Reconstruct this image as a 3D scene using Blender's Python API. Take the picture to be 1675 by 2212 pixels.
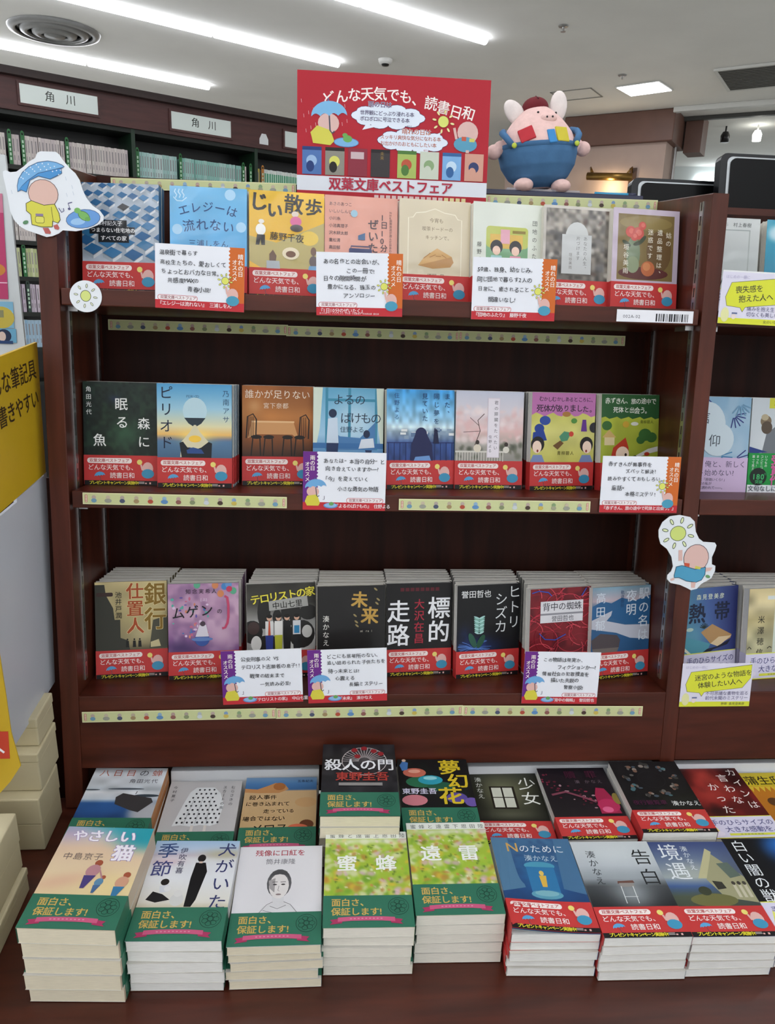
import bpy, bmesh, math, random
import numpy as np
from mathutils import Matrix, Vector

for o in list(bpy.data.objects):
    bpy.data.objects.remove(o)
SC = bpy.context.scene
COL = SC.collection
R = math.radians
T = Matrix.Translation


def RX(d): return Matrix.Rotation(R(d), 4, 'X')
def RY(d): return Matrix.Rotation(R(d), 4, 'Y')
def RZ(d): return Matrix.Rotation(R(d), 4, 'Z')


# ------------------------------------------------------------------ camera, light, exposure
# the display bookcase leans back 5.5 degrees: LEAN turns its own upright frame into the room's
PIV = Vector((0, 0, .45))
LEAN = T(PIV) @ RX(-5.5) @ T(-PIV)
yaw, pit, rol = R(-4.6715), R(10.0419), R(1.5072)
fw = Vector((-math.sin(yaw) * math.cos(pit), math.cos(yaw) * math.cos(pit), -math.sin(pit)))
rt = Vector((math.cos(yaw), math.sin(yaw), 0))
up = rt.cross(fw)
r2 = math.cos(rol) * rt + math.sin(rol) * up
u2 = -math.sin(rol) * rt + math.cos(rol) * up
cm = Matrix(((r2.x, u2.x, -fw.x, .3772), (r2.y, u2.y, -fw.y, -1.0728), (r2.z, u2.z, -fw.z, 1.1335), (0, 0, 0, 1)))
cd = bpy.data.cameras.new('camera')
cd.sensor_fit = 'HORIZONTAL'
cd.sensor_width = 36
cd.lens = 36 * 1660.7 / 1675
cd.clip_start = .01
cam = bpy.data.objects.new('camera', cd)
COL.objects.link(cam)
cam.matrix_world = LEAN @ cm
SC.camera = cam
wd = bpy.data.worlds.new('world')
SC.world = wd
wd.use_nodes = True
wd.node_tree.nodes['Background'].inputs[0].default_value = (.96, .98, 1, 1)
wd.node_tree.nodes['Background'].inputs[1].default_value = .7
TUBE_POWER = 12
SC.view_settings.view_transform = 'Standard'
SC.view_settings.look = 'None'
SC.view_settings.gamma = 1
SC.view_settings.use_curve_mapping = False
SC.view_settings.exposure = .6


# ------------------------------------------------------------------ helpers
def lin(c):
    if isinstance(c, str):
        c = c.lstrip('#')
        if len(c) == 3:
            c = c[0] * 2 + c[1] * 2 + c[2] * 2
        c = [int(c[i:i + 2], 16) / 255 for i in (0, 2, 4)]
    return tuple(x / 12.92 if x <= .04045 else ((x + .055) / 1.055) ** 2.4 for x in c)


def srgb(c):
    c = c.lstrip('#')
    if len(c) == 3:
        c = c[0] * 2 + c[1] * 2 + c[2] * 2
    return np.array([int(c[i:i + 2], 16) / 255 for i in (0, 2, 4)])


MATS = {}


def mat(name, col, rough=.5, var=.06, scale=30, metal=0, coat=0, emit=0, bump=0, stretch=None, alpha=1, trans=0, spec=.5):
    if name in MATS:
        return MATS[name]
    m = bpy.data.materials.new(name)
    m.use_nodes = True
    nt = m.node_tree
    b = nt.nodes['Principled BSDF']
    c = lin(col)
    tc = nt.nodes.new('ShaderNodeTexCoord')
    mp = nt.nodes.new('ShaderNodeMapping')
    if stretch:
        mp.inputs['Scale'].default_value = stretch
    nz = nt.nodes.new('ShaderNodeTexNoise')
    nz.inputs['Scale'].default_value = scale
    nz.inputs['Detail'].default_value = 4
    nt.links.new(tc.outputs['Object'], mp.inputs['Vector'])
    nt.links.new(mp.outputs['Vector'], nz.inputs['Vector'])
    rp = nt.nodes.new('ShaderNodeValToRGB')
    rp.color_ramp.elements[0].position = .3
    rp.color_ramp.elements[1].position = .7
    rp.color_ramp.elements[0].color = tuple(max(0, x * (1 - var)) for x in c) + (1,)
    rp.color_ramp.elements[1].color = tuple(min(1, x * (1 + var)) for x in c) + (1,)
    nt.links.new(nz.outputs['Fac'], rp.inputs['Fac'])
    nt.links.new(rp.outputs['Color'], b.inputs['Base Color'])
    b.inputs['Roughness'].default_value = rough
    b.inputs['Metallic'].default_value = metal
    b.inputs['Coat Weight'].default_value = coat
    b.inputs['Coat Roughness'].default_value = .12
    b.inputs['Specular IOR Level'].default_value = spec
    b.inputs['Alpha'].default_value = alpha
    b.inputs['Transmission Weight'].default_value = trans
    if emit:
        b.inputs['Emission Color'].default_value = c + (1,)
        b.inputs['Emission Strength'].default_value = emit
    if bump:
        bp = nt.nodes.new('ShaderNodeBump')
        bp.inputs['Strength'].default_value = bump
        bp.inputs['Distance'].default_value = .002
        nt.links.new(nz.outputs['Fac'], bp.inputs['Height'])
        nt.links.new(bp.outputs['Normal'], b.inputs['Normal'])
    MATS[name] = m
    return m


def print_mat(name, rough, coat, film=0):
    m = bpy.data.materials.new(name)
    m.use_nodes = True
    nt = m.node_tree
    b = nt.nodes['Principled BSDF']
    a = nt.nodes.new('ShaderNodeAttribute')
    a.attribute_name = 'Col'
    nt.links.new(a.outputs['Color'], b.inputs['Base Color'])
    b.inputs['Roughness'].default_value = rough
    b.inputs['Coat Weight'].default_value = coat
    b.inputs['Coat Roughness'].default_value = .13
    b.inputs['Specular IOR Level'].default_value = .3
    if film:
        # thin clear film over the cover, slightly wavy
        tc = nt.nodes.new('ShaderNodeTexCoord')
        nz = nt.nodes.new('ShaderNodeTexNoise')
        nz.inputs['Scale'].default_value = 16
        nz.inputs['Detail'].default_value = 2
        bp = nt.nodes.new('ShaderNodeBump')
        bp.inputs['Strength'].default_value = .6
        bp.inputs['Distance'].default_value = film
        nt.links.new(tc.outputs['Object'], nz.inputs['Vector'])
        nt.links.new(nz.outputs['Fac'], bp.inputs['Height'])
        nt.links.new(bp.outputs['Normal'], b.inputs['Coat Normal'])
    MATS[name] = m
    return m


P_MATT = print_mat('printed_paper', .55, 0)
P_GLOSS = print_mat('printed_gloss_cover', .45, .1)
P_FILM = print_mat('printed_cover_in_film', .4, .55, .0045)
P_OBI = print_mat('printed_band', .5, .12)
WOOD = mat('dark_stained_wood', '#4a2014', .36, .38, 5, stretch=(1.2, 9, 9), bump=.05, spec=.3)
WOODV = mat('dark_stained_wood_upright', '#4e2418', .36, .34, 5, stretch=(9, 9, 1.2), bump=.05, spec=.3)
WOODB = mat('dark_wood_back', '#2a0f07', .5, .4, 5, stretch=(9, 9, 1), spec=.15)
STEEL = mat('steel', '#b8b8b8', .3, .05, 40, metal=1)
BLACK = mat('black_plastic', '#0b0b0d', .3, .1)
WHITE = mat('white_card', '#e6e8ea', .5, .02)
# page blocks: fine layered lines across the thickness
PAGES = mat('book_pages', '#e4e0d4', .8, .10, 60, stretch=(1, 30, 1))
PAGES2 = mat('book_pages_white', '#e6e6e2', .8, .10, 60, stretch=(1, 30, 1))
PAGES3 = mat('book_pages_cream', '#ded5bd', .8, .10, 60, stretch=(1, 30, 1))


def link(o, parent=None, M=None):
    COL.objects.link(o)
    if parent is not None:
        o.parent = parent
        if M is not None:
            o.matrix_local = M
    elif M is not None:
        o.matrix_world = M
    return o


def empty(name, M, label, cat, group=None, kind=None):
    o = bpy.data.objects.new(name, None)
    o.empty_display_size = .02
    link(o, None, M)
    tag(o, label, cat, group, kind)
    return o


def tag(o, label=None, cat=None, group=None, kind=None):
    if label:
        o['label'] = label
    if cat:
        o['category'] = cat
    if group:
        o['group'] = group
    if kind:
        o['kind'] = kind
    return o


class MB:
    def __init__(s):
        s.V, s.F, s.C = [], [], []

    def add(s, vs, fs, col=None):
        n = len(s.V)
        s.V += [tuple(v) for v in vs]
        s.F += [tuple(i + n for i in f) for f in fs]
        if col is not None:
            if len(col) and isinstance(col[0], (tuple, list)):
                s.C += [tuple(c) for c in col]
            else:
                s.C += [tuple(col)] * len(vs)

    def box(s, x0, x1, y0, y1, z0, z1, col=None):
        vs = [(x0, y0, z0), (x1, y0, z0), (x1, y1, z0), (x0, y1, z0), (x0, y0, z1), (x1, y0, z1), (x1, y1, z1), (x0, y1, z1)]
        s.add(vs, [(0, 3, 2, 1), (4, 5, 6, 7), (0, 1, 5, 4), (1, 2, 6, 5), (2, 3, 7, 6), (3, 0, 4, 7)], lin(col) if col else None)
        return s

    def hexa(s, b, t):
        """prism between two loops"""
        n = len(b)
        s.add(list(b) + list(t), [tuple(range(n))[::-1], tuple(range(n, 2 * n))] + [(i, (i + 1) % n, n + (i + 1) % n, n + i) for i in range(n)])
        return s

    def tube(s, pts, r, n=8, cap=True):
        pts = [Vector(p) for p in pts]
        rs = r if isinstance(r, (list, tuple)) else [r] * len(pts)
        base = len(s.V)
        for i, p in enumerate(pts):
            d = (pts[min(i + 1, len(pts) - 1)] - pts[max(i - 1, 0)]).normalized()
            a = d.orthogonal().normalized() if i == 0 else (a - d * a.dot(d)).normalized()
            b = d.cross(a)
            for k in range(n):
                t = 2 * math.pi * k / n
                s.V.append(tuple(p + (a * math.cos(t) + b * math.sin(t)) * rs[i]))
        for i in range(len(pts) - 1):
            for k in range(n):
                s.F.append((base + i * n + k, base + i * n + (k + 1) % n, base + (i + 1) * n + (k + 1) % n, base + (i + 1) * n + k))
        if cap:
            s.F.append(tuple(base + k for k in range(n))[::-1])
            s.F.append(tuple(base + (len(pts) - 1) * n + k for k in range(n)))
        return s

    def lathe(s, prof, n=24, M=None):
        base = len(s.V)
        for r, z in prof:
            for k in range(n):
                t = 2 * math.pi * k / n
                v = Vector((r * math.cos(t), r * math.sin(t), z))
                s.V.append(tuple(M @ v if M else v))
        for i in range(len(prof) - 1):
            for k in range(n):
                s.F.append((base + i * n + k, base + i * n + (k + 1) % n, base + (i + 1) * n + (k + 1) % n, base + (i + 1) * n + k))
        return s

    def ball(s, c, r, n=16, m=10, M=None):
        rx, ry, rz = r if isinstance(r, (tuple, list)) else (r, r, r)
        base = len(s.V)
        for i in range(m + 1):
            ph = math.pi * i / m
            for k in range(n):
                t = 2 * math.pi * k / n
                v = Vector((rx * math.sin(ph) * math.cos(t), ry * math.sin(ph) * math.sin(t), rz * math.cos(ph)))
                if M:
                    v = M @ v
                s.V.append((c[0] + v.x, c[1] + v.y, c[2] + v.z))
        for i in range(m):
            for k in range(n):
                s.F.append((base + i * n + k, base + (i + 1) * n + k, base + (i + 1) * n + (k + 1) % n, base + i * n + (k + 1) % n))
        return s

    def mesh(s, name, m, smooth=False):
        me = bpy.data.meshes.new(name)
        me.from_pydata(s.V, [], s.F)
        if s.C and len(s.C) == len(s.V):
            at = me.color_attributes.new('Col', 'FLOAT_COLOR', 'POINT')
            arr = np.ones((len(s.V), 4), np.float32)
            arr[:, :3] = np.array(s.C, np.float32)
            at.data.foreach_set('color', arr.ravel())
        if m:
            me.materials.append(m)
        if smooth:
            me.polygons.foreach_set('use_smooth', [True] * len(me.polygons))
        me.update()
        return me

    def build(s, name, m, parent=None, M=None, smooth=False, bevel=0):
        o = bpy.data.objects.new(name, s.mesh(name, m, smooth))
        link(o, parent, M)
        if bevel:
            md = o.modifiers.new('bevel', 'BEVEL')
            md.width = bevel
            md.segments = 2
            md.limit_method = 'ANGLE'
        return o


def put(name, me, parent=None, M=None):
    return link(bpy.data.objects.new(name, me), parent, M)


# ------------------------------------------------------------------ lettering and printed art
_fc = bpy.data.curves.new('glyph', 'FONT')
_fc.resolution_u = 2
_fo = bpy.data.objects.new('glyph', _fc)
_GL = {}


def glyph(ch, w):
    k = (ch, w)
    if k not in _GL:
        _fc.offset = w
        _fc.body = ch
        me = _fo.to_mesh()
        vs = [(v.co.x, v.co.y) for v in me.vertices]
        fs = [tuple(p.vertices) for p in me.polygons]
        _fo.to_mesh_clear()
        _GL[k] = (vs, fs)
    return _GL[k]


def vnoise(ny, nx, gy, gx, rng):
    a = rng.random((gy + 2, gx + 2))
    yy = np.linspace(0, gy, ny)
    xx = np.linspace(0, gx, nx)
    yi, xi = yy.astype(int), xx.astype(int)
    fy, fx = (yy - yi)[:, None], (xx - xi)[None, :]
    fy, fx = fy * fy * (3 - 2 * fy), fx * fx * (3 - 2 * fx)
    return (a[yi][:, xi] * (1 - fy) * (1 - fx) + a[yi + 1][:, xi] * fy * (1 - fx) + a[yi][:, xi + 1] * (1 - fy) * fx + a[yi + 1][:, xi + 1] * fy * fx)


class Art(MB):
    """flat printed artwork, millimetres, origin at the upper left corner"""
    hold = False

    def __init__(s, w, h, res=0, bg='#ffffff', seed=1):
        super().__init__()
        s.w, s.h, s.L = w, h, 0
        s.rng = np.random.default_rng(seed)
        s.img = None
        if res:
            nx, ny = int(w / res) + 1, int(h / res) + 1
            s.nx, s.ny = nx, ny
            s.img = np.ones((ny, nx, 3)) * srgb(bg)
            s.gx = np.linspace(0, w, nx)[None, :].repeat(ny, 0)
            s.gy = np.linspace(0, h, ny)[:, None].repeat(nx, 1)
        else:
            s.rect(0, 0, w, h, bg)

    # soft painting on the ground grid
    def grad(s, *st):
        ys = [a for a, _ in st]
        cs = np.array([srgb(c) for _, c in st])
        for k in range(3):
            s.img[:, :, k] = np.interp(s.gy, ys, cs[:, k])
        return s

    def hgrad(s, *st):
        ys = [a for a, _ in st]
        cs = np.array([srgb(c) for _, c in st])
        for k in range(3):
            s.img[:, :, k] = np.interp(s.gx, ys, cs[:, k])
        return s

    def blob(s, x, y, rx, ry, c, a=1, p=1, rot=0):
        dx, dy = s.gx - x, s.gy - y
        if rot:
            cr, sr = math.cos(R(rot)), math.sin(R(rot))
            dx, dy = dx * cr + dy * sr, -dx * sr + dy * cr
        d = (dx / rx) ** 2 + (dy / ry) ** 2
        al = (a * np.exp(-d ** p))[:, :, None]
        s.img = s.img * (1 - al) + srgb(c) * al
        return s

    def noise(s, gy, gx, amt, c=None, box=None):
        n = vnoise(s.ny, s.nx, gy, gx, s.rng)
        if box is not None:
            m = (s.gx >= box[0]) & (s.gy >= box[1]) & (s.gx <= box[2]) & (s.gy <= box[3])
            n = np.where(m, n, .5 if c is None else 0)
        if c is None:
            s.img = np.clip(s.img * (1 + amt * (n[:, :, None] - .5) * 2), 0, 1)
        else:
            al = np.clip((n - .45) * 3, 0, 1)[:, :, None] * amt
            s.img = s.img * (1 - al) + srgb(c) * al
        return s

    def spk(s, n, r, cols, a=.9, box=None):
        x0, y0, x1, y1 = box or (0, 0, s.w, s.h)
        for i in range(n):
            s.blob(s.rng.uniform(x0, x1), s.rng.uniform(y0, y1), r * s.rng.uniform(.5, 1.4), r * s.rng.uniform(.5, 1.4), cols[i % len(cols)], a, 2, s.rng.uniform(0, 180))
        return s

    # crisp shapes
    def _p(s, x, y):
        return (x / 1000, -float(s.L), (s.h - y) / 1000)

    def poly(s, pts, c):
        s.L += 0 if s.hold else 1
        a = sum(pts[i][0] * pts[(i + 1) % len(pts)][1] - pts[(i + 1) % len(pts)][0] * pts[i][1] for i in range(len(pts)))
        if a > 0:
            pts = pts[::-1]
        s.add([s._p(*p) for p in pts], [tuple(range(len(pts)))], lin(c))
        return s

    def rect(s, x, y, w, h, c):
        return s.poly([(x, y), (x + w, y), (x + w, y + h), (x, y + h)], c)

    def rrect(s, x, y, w, h, r, c, n=4):
        pts = []
        for cx, cy, a0 in ((x + w - r, y + r, -90), (x + w - r, y + h - r, 0), (x + r, y + h - r, 90), (x + r, y + r, 180)):
            for k in range(n + 1):
                a = R(a0 + 90 * k / n)
                pts.append((cx + r * math.cos(a), cy + r * math.sin(a)))
        return s.poly(pts, c)

    def ell(s, x, y, rx, ry, c, n=18, rot=0, a0=0, a1=360):
        pts = []
        cr, sr = math.cos(R(rot)), math.sin(R(rot))
        for k in range(n if a1 - a0 >= 360 else n + 1):
            a = R(a0 + (a1 - a0) * k / n)
            px, py = rx * math.cos(a), ry * math.sin(a)
            pts.append((x + px * cr - py * sr, y + px * sr + py * cr))
        return s.poly(pts, c)

    def ring(s, x, y, rx, ry, w, c, n=24):
        return s.line([(x + rx * math.cos(2 * math.pi * k / n), y + ry * math.sin(2 * math.pi * k / n)) for k in range(n + 1)], w, c)

    def line(s, pts, w, c):
        s.L += 1
        vs, fs = [], []
        for i, p in enumerate(pts):
            q0, q1 = pts[max(i - 1, 0)], pts[min(i + 1, len(pts) - 1)]
            dx, dy = q1[0] - q0[0], q1[1] - q0[1]
            l = math.hypot(dx, dy) or 1
            nx, ny = -dy / l * w / 2, dx / l * w / 2
            vs += [s._p(p[0] + nx, p[1] + ny), s._p(p[0] - nx, p[1] - ny)]
        for i in range(len(pts) - 1):
            fs.append((2 * i, 2 * i + 1, 2 * i + 3, 2 * i + 2))
        s.add(vs, fs, lin(c))
        return s

    def text(s, st, x, y, size, c, w=0, v=False, sp=1.0, rot=0, jit=0, sx=1.0, sy=1.0, out=None, arc=0):
        if out:
            s.text(st, x, y, size, out[0], w + out[1], v, sp, rot, jit, sx, sy, None, arc)
        s.L += 1
        L0 = s.L
        rnd = random.Random(hash_(st))
        cc = lin(c)
        px = py = 0
        n = len(st)
        cr, sr = math.cos(R(rot)), math.sin(R(rot))
        for i, ch in enumerate(st):
            half = ord(ch) < 0x2000
            adv = .58 if half else 1
            if ch in ' \u3000':
                px, py = (px, py + size * sp * sy * adv) if v else (px + size * sp * sx * adv, py)
                continue
            vs, fs = glyph(ch, 0)
            sh_ = ((0, 0),) if w < .004 else ((-w, -w * .7), (w, -w * .7), (-w, w * .7), (w, w * .7))
            jr = rnd.uniform(-jit, jit) * 14
            js = 1 + rnd.uniform(-jit, jit) * .25
            jx, jy = rnd.uniform(-jit, jit) * size * .12, rnd.uniform(-jit, jit) * size * .15
            ar = 0
            if arc:
                f = (i + .5) / n - .5
                jy += arc * size * f * f * 4
                ar = math.degrees(math.atan(arc * 8 * f / n))
            ca, sa = math.cos(R(jr + ar)), math.sin(R(jr + ar))
            bar = v and ch in 'ー―—～'
            for b_i, (bx, by) in enumerate(sh_):
                s.L = L0 + b_i
                ov = []
                for gx, gy in vs:
                    gx, gy = gx + bx, gy + by
                    ex, ey = (gx - .5 * adv) * js, (.36 - gy) * js
                    if bar:
                        ex, ey = -ey, ex
                    ex, ey = ex * ca - ey * sa, ex * sa + ey * ca
                    X = px + (ex + .5 * adv) * size * sx + jx
                    Y = py + (ey + .5) * size * sy + jy
                    if v and ch in '、。':
                        X += size * .5
                        Y -= size * .5
                    ov.append(s._p(x + X * cr - Y * sr, y + X * sr + Y * cr))
                s.add(ov, fs, cc)
            if v:
                py += size * sp * sy * (1 if not half else .9)
            else:
                px += size * sp * sx * adv
        return s

    def vtext(s, st, x, y, size, c, w=0, sp=1.0, **k):
        return s.text(st, x, y, size, c, w, True, sp, **k)

    def finish(s):
        if s.img is not None:
            ny, nx = s.ny, s.nx
            im = np.clip(s.img, 0, 1)
            li = np.where(im <= .04045, im / 12.92, ((im + .055) / 1.055) ** 2.4)
            vs = [(s.gx[j, i] / 1000, 0.0, (s.h - s.gy[j, i]) / 1000) for j in range(ny) for i in range(nx)]
            fs = [(j * nx + i, (j + 1) * nx + i, (j + 1) * nx + i + 1, j * nx + i + 1) for j in range(ny - 1) for i in range(nx - 1)]
            s.add(vs, fs, [tuple(c) for c in li.reshape(-1, 3).tolist()])
            s.img = None
        st = min(2.2e-5, 1.3e-3 / max(1, s.L))
        s.V = [(x, y * st - 1.5e-5, z) for x, y, z in s.V]
        return s

    def done(s, name='cover_print', m=None):
        return s.finish().mesh(name, m or P_GLOSS)


def hash_(st):
    h = 7
    for ch in st:
        h = (h * 31 + ord(ch)) % 1000003
    return h


def bend(me, nx, fn):
    """cut a mesh into strips along x and move its points by fn"""
    bm = bmesh.new()
    bm.from_mesh(me)
    xs = [v.co.x for v in bm.verts]
    x0, x1 = min(xs), max(xs)
    for k in range(1, nx):
        g = bm.verts[:] + bm.edges[:] + bm.faces[:]
        bmesh.ops.bisect_plane(bm, geom=g, dist=1e-7, plane_co=(x0 + (x1 - x0) * k / nx, 0, 0), plane_no=(1, 0, 0))
    for v in bm.verts:
        v.co = fn(v.co)
    bm.to_mesh(me)
    bm.free()
    me.update()
    return me


# ------------------------------------------------------------------ small printed motifs
def sun(a, x, y, r, c='#e8dc6a', ray='#e8dc6a', line=None):
    if line:
        a.ell(x, y, r + .5, r + .5, line)
    a.ell(x, y, r, r, c)
    for k in range(8):
        t = R(45 * k + 10)
        cx, cy = x + r * 1.75 * math.cos(t), y + r * 1.75 * math.sin(t)
        if line:
            a.ell(cx, cy, r * .4 + .3, r * .2 + .3, line, 10, 45 * k + 10)
        a.ell(cx, cy, r * .4, r * .18, ray, 10, 45 * k + 10)


def umbrella(a, x, y, r, c='#5fa9d8', dark='#3f7fae', rot=-8):
    """open umbrella, x y at the middle of its lower rim"""
    cr, sr = math.cos(R(rot)), math.sin(R(rot))

    def q(px, py):
        return (x + px * cr - py * sr, y + px * sr + py * cr)
    a.line([q(0, -r * .2), q(0, r * .75), q(r * .1, r * .9), q(r * .25, r * .8)], r * .08, '#4a4a58')
    top = [q(r * math.cos(R(180 + 180 * k / 14)), r * .78 * math.sin(R(180 + 180 * k / 14))) for k in range(15)]
    rim = []
    for k in range(4):
        for j in range(5):
            f = (k + j / 5) / 4
            rim.append(q(r - 2 * r * f, r * .14 * -math.sin(math.pi * j / 5)))
    a.poly(top + rim, c)
    a.line([q(0, -r * .78), q(0, -r * .92)], r * .06, dark)


def figure(a, x, y, s, top='#e2b5a8', low='#4f9cc0'):
    """plain two-tone rounded shape, no face"""
    a.ell(x, y - s * .15, s * .62, s * .75, top, 14)
    a.ell(x, y + s * .45, s * .72, s * .55, low, 14)


def cloud(a, x, y, w, h, c='#dfe8f5', line='#30305a'):
    for col, g in ((line, .7), (c, 0)):
        a.ell(x, y, w / 2 * .9 + g, h / 2 * .72 + g, col, 20)
        for k in range(10):
            t = R(36 * k)
            a.ell(x + w * .4 * math.cos(t), y + h * .32 * math.sin(t), w * .13 + g, h * .2 + g, col, 12)


# paper bands -------------------------------------------------------
def band_red():
    a = Art(105, 43, 0, '#c33837')
    a.rect(0, 36.5, 105, 6.5, '#151214')
    a.rrect(4.5, 4, 63, 7.6, 3.6, '#f2e6e2')
    a.text('双葉文庫ベストフェア', 7.5, 4.7, 5.7, '#b02c2e', .012, sp=.99)
    a.text('どんな天気でも、', 5, 13.2, 8.8, '#f6eeea', .004, sp=.99)
    a.text('読書日和', 36, 24.6, 9, '#f6eeea', .004, sp=.98)
    umbrella(a, 22, 30, 7.6, '#5aa2d2')
    a.ell(78.5, 9.5, 3.8, 3.8, '#e9d877')
    a.line([(80.5, 13), (82.5, 21)], 2.6, '#dfb0a8')
    figure(a, 90, 20.5, 12.5, '#dfb2ab', '#3f93b8')
    a.rect(86, 39.2, 2.4, 1.8, '#dfb2ab')
    a.rect(92, 38.6, 2.4, 2.6, '#dfb2ab')
    a.text('プレゼントキャンペーン実施中!', 6.5, 37, 5.6, '#e9df3a', .02, sp=.88)
    a.rect(77, 37.8, 8, 1, '#b8b0ac').rect(77, 39.6, 8, 1, '#b8b0ac')
    return a.done('band_print', P_OBI)


def band_green():
    a = Art(105, 45, 0, '#2f6e57')
    a.text('面白さ、', 9, 4.5, 11.5, '#c9a857', .018, sp=.98)
    a.text('保証します!', 9, 17.5, 11.5, '#c9a857', .018, sp=.98)
    a.ring(88, 16, 12, 12, .55, '#17392e')
    for k in range(7):
        t = R(51.4 * k)
        a.ring(88 + 6.5 * math.cos(t), 16 + 6.5 * math.sin(t), 3.4, 2.9, .45, '#17392e', 14)
    a.ring(88, 16, 3, 3, .45, '#17392e', 12)
    a.poly([(8, 34.5), (22, 32.5), (22, 39), (8, 41), (11, 37.8)], '#a5325c')
    a.poly([(92, 34.5), (78, 32.5), (78, 39), (92, 41), (89, 37.8)], '#a5325c')
    a.poly([(17, 31.5), (33, 30.3), (50, 30), (67, 30.3), (83, 31.5), (83, 37.2), (67, 36), (50, 35.7), (33, 36), (17, 37.2)], '#c4567c')
    for k in range(9):
        a.rect(31 + 4.4 * k, 32.6 - .1 * min(k, 8 - k), 2.2, 1.3, '#d58fa2')
    return a.done('band_print', P_OBI)


def band_lilac():
    a = Art(105, 43, 0, '#d9d6ec')
    a.rect(0, 0, 105, 1.4, '#dce04c')
    a.rect(0, 41.6, 105, 1.4, '#dce04c')
    a.poly([(2, 33), (9, 12), (16, 33)], '#e2e374')
    a.ell(10, 34, 10, 5, '#e4dff0')
    a.text('手のひらサイズの', 8, 7, 12, '#4c4f86', .004, sp=.98)
    a.text('大きな感動を。', 24, 20.5, 12, '#4c4f86', .004, sp=.98)
    a.rect(26, 34, 70, 4, '#dce04c')
    for k in range(7):
        a.rect(42 + 5 * k, 35, 3.4, 2, '#a8ac50')
    return a.done('band_print', P_OBI)


def band_pink():
    a = Art(105, 54, 0, '#cdb6d8')
    a.text('なあ、俺と、新しく', 2, 5, 11, '#4c4560', -.004, sp=1.02)
    a.text('カルト始めない?', 2, 18.5, 11, '#4c4560', -.004, sp=1.02)
    for k, s_ in enumerate(('好きな言葉は「原価いくら?」', '超現実主義者の私が', 'カルト商法に誘われて――。')):
        a.text(s_, 1, 32 + 6.4 * k, 5.4, '#463f5a', .006, sp=.98)
    return a.done('band_print', P_OBI)


def band_vivid():
    a = Art(105, 62, 0, '#15913f')
    a.rect(0, 50, 105, 12, '#e6eaf0')
    for k, s_ in enumerate(('いつもの', 'コンビニが', 'まった!', '違って見える')):
        a.vtext(s_, 26 - 7 * k, 3, 4.8, '#e4efe6', .006)
    a.ell(17, 37, 14, 14, '#12221a', 26)
    a.text('180', 7, 31, 12, '#3fb56a', .02)
    a.text('万部', 26, 31, 4, '#3fb56a')
    a.text('突破', 12, 42, 6.5, '#3fb56a', .01)
    a.vtext('受賞作', 36, 2, 17, '#cc5f9c', .03, sp=.95)
    a.vtext('衝撃の', 56, 16, 10, '#12331e', .02, sp=.9)
    a.text('文句なしに面白い', 1, 51, 9.5, '#3d4450', .006)
    return a.done('band_print', P_OBI)


# covers ------------------------------------------------------------
COV = {}
RES = 2.0


def cover(f):
    COV[f.__name__] = f
    return f


@cover
def town():
    a = Art(105, 148, RES, '#a3afbc', 3)
    a.noise(14, 10, .12)
    rnd = random.Random(4)
    for j in range(8):
        y = -2 + j * 12.2
        s_ = 6.4 + j * 1.0
        x = -6 + (j % 2) * 6
        a.hold = False
        a.L += 1
        a.hold = True
        while x < 108:
            xx, yy = x + rnd.uniform(-2, 2), y + rnd.uniform(-2, 2) + x * .06
            a.poly([(xx, yy + s_ * .5), (xx + s_, yy + s_ * 1.05), (xx + s_, yy + s_ * 1.5), (xx, yy + s_ * .95)], '#9aa6b2')
            a.poly([(xx + s_, yy + s_ * 1.05), (xx + s_ * 1.9, yy + s_ * .45), (xx + s_ * 1.9, yy + s_ * .9), (xx + s_, yy + s_ * 1.5)], '#d0d6da')
            a.poly([(xx - s_ * .05, yy + s_ * .55), (xx + s_ * .85, yy - s_ * .1), (xx + s_ * 2.0, yy + s_ * .42), (xx + s_ * 1.02, yy + s_ * 1.15)], '#1c1e24' if rnd.random() < .03 else rnd.choice(('#2a6898', '#3474a4', '#235d8e', '#2d6f9c')))
            x += s_ * 2.12
    a.hold = False
    a.rect(17, 49, 44, 9, '#14181e').rect(10, 58, 62, 10, '#14181e').rect(22, 68, 42, 11, '#14181e')
    a.text('津村記久子', 20, 50, 7, '#e8eaec', .004)
    a.text('つまらない住宅地の', 12, 59.4, 6.7, '#f2f2f2', .014)
    a.text('すべての家', 25, 69.8, 7.2, '#f2f2f2', .014)
    return a


@cover
def elegy():
    a = Art(105, 148, RES, '#63aede', 3)
    a.grad((0, '#6fb6e2'), (148, '#5ca6da')).noise(6, 5, .05)
    for x, y, r in ((82, 9, 7.5), (97, 52, 7), (10, 58, 7), (52, 96, 7), (20, 118, 6), (84, 112, 8)):
        a.ell(x, y, r, r, '#a9d2ee')
    for k in range(3):
        a.line([(8 + 5 * k, 4), (6.5 + 5 * k, 8), (9.5 + 5 * k, 12), (8 + 5 * k, 16)], 1.5, '#bfe0f4')
    a.line([(5, 15), (10, 20), (17, 20), (23, 15)], 1.4, '#bfe0f4')
    a.text('エレジーは', 11, 19, 15.5, '#1e3f74', .004, sp=1.06, arc=.5)
    a.text('流れない', 17, 42, 17, '#1e3f74', .004, sp=1.06, arc=.25)
    a.text('三浦しをん', 25, 71, 10.5, '#1e3f74', .0, sp=1.05)
    return a


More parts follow.
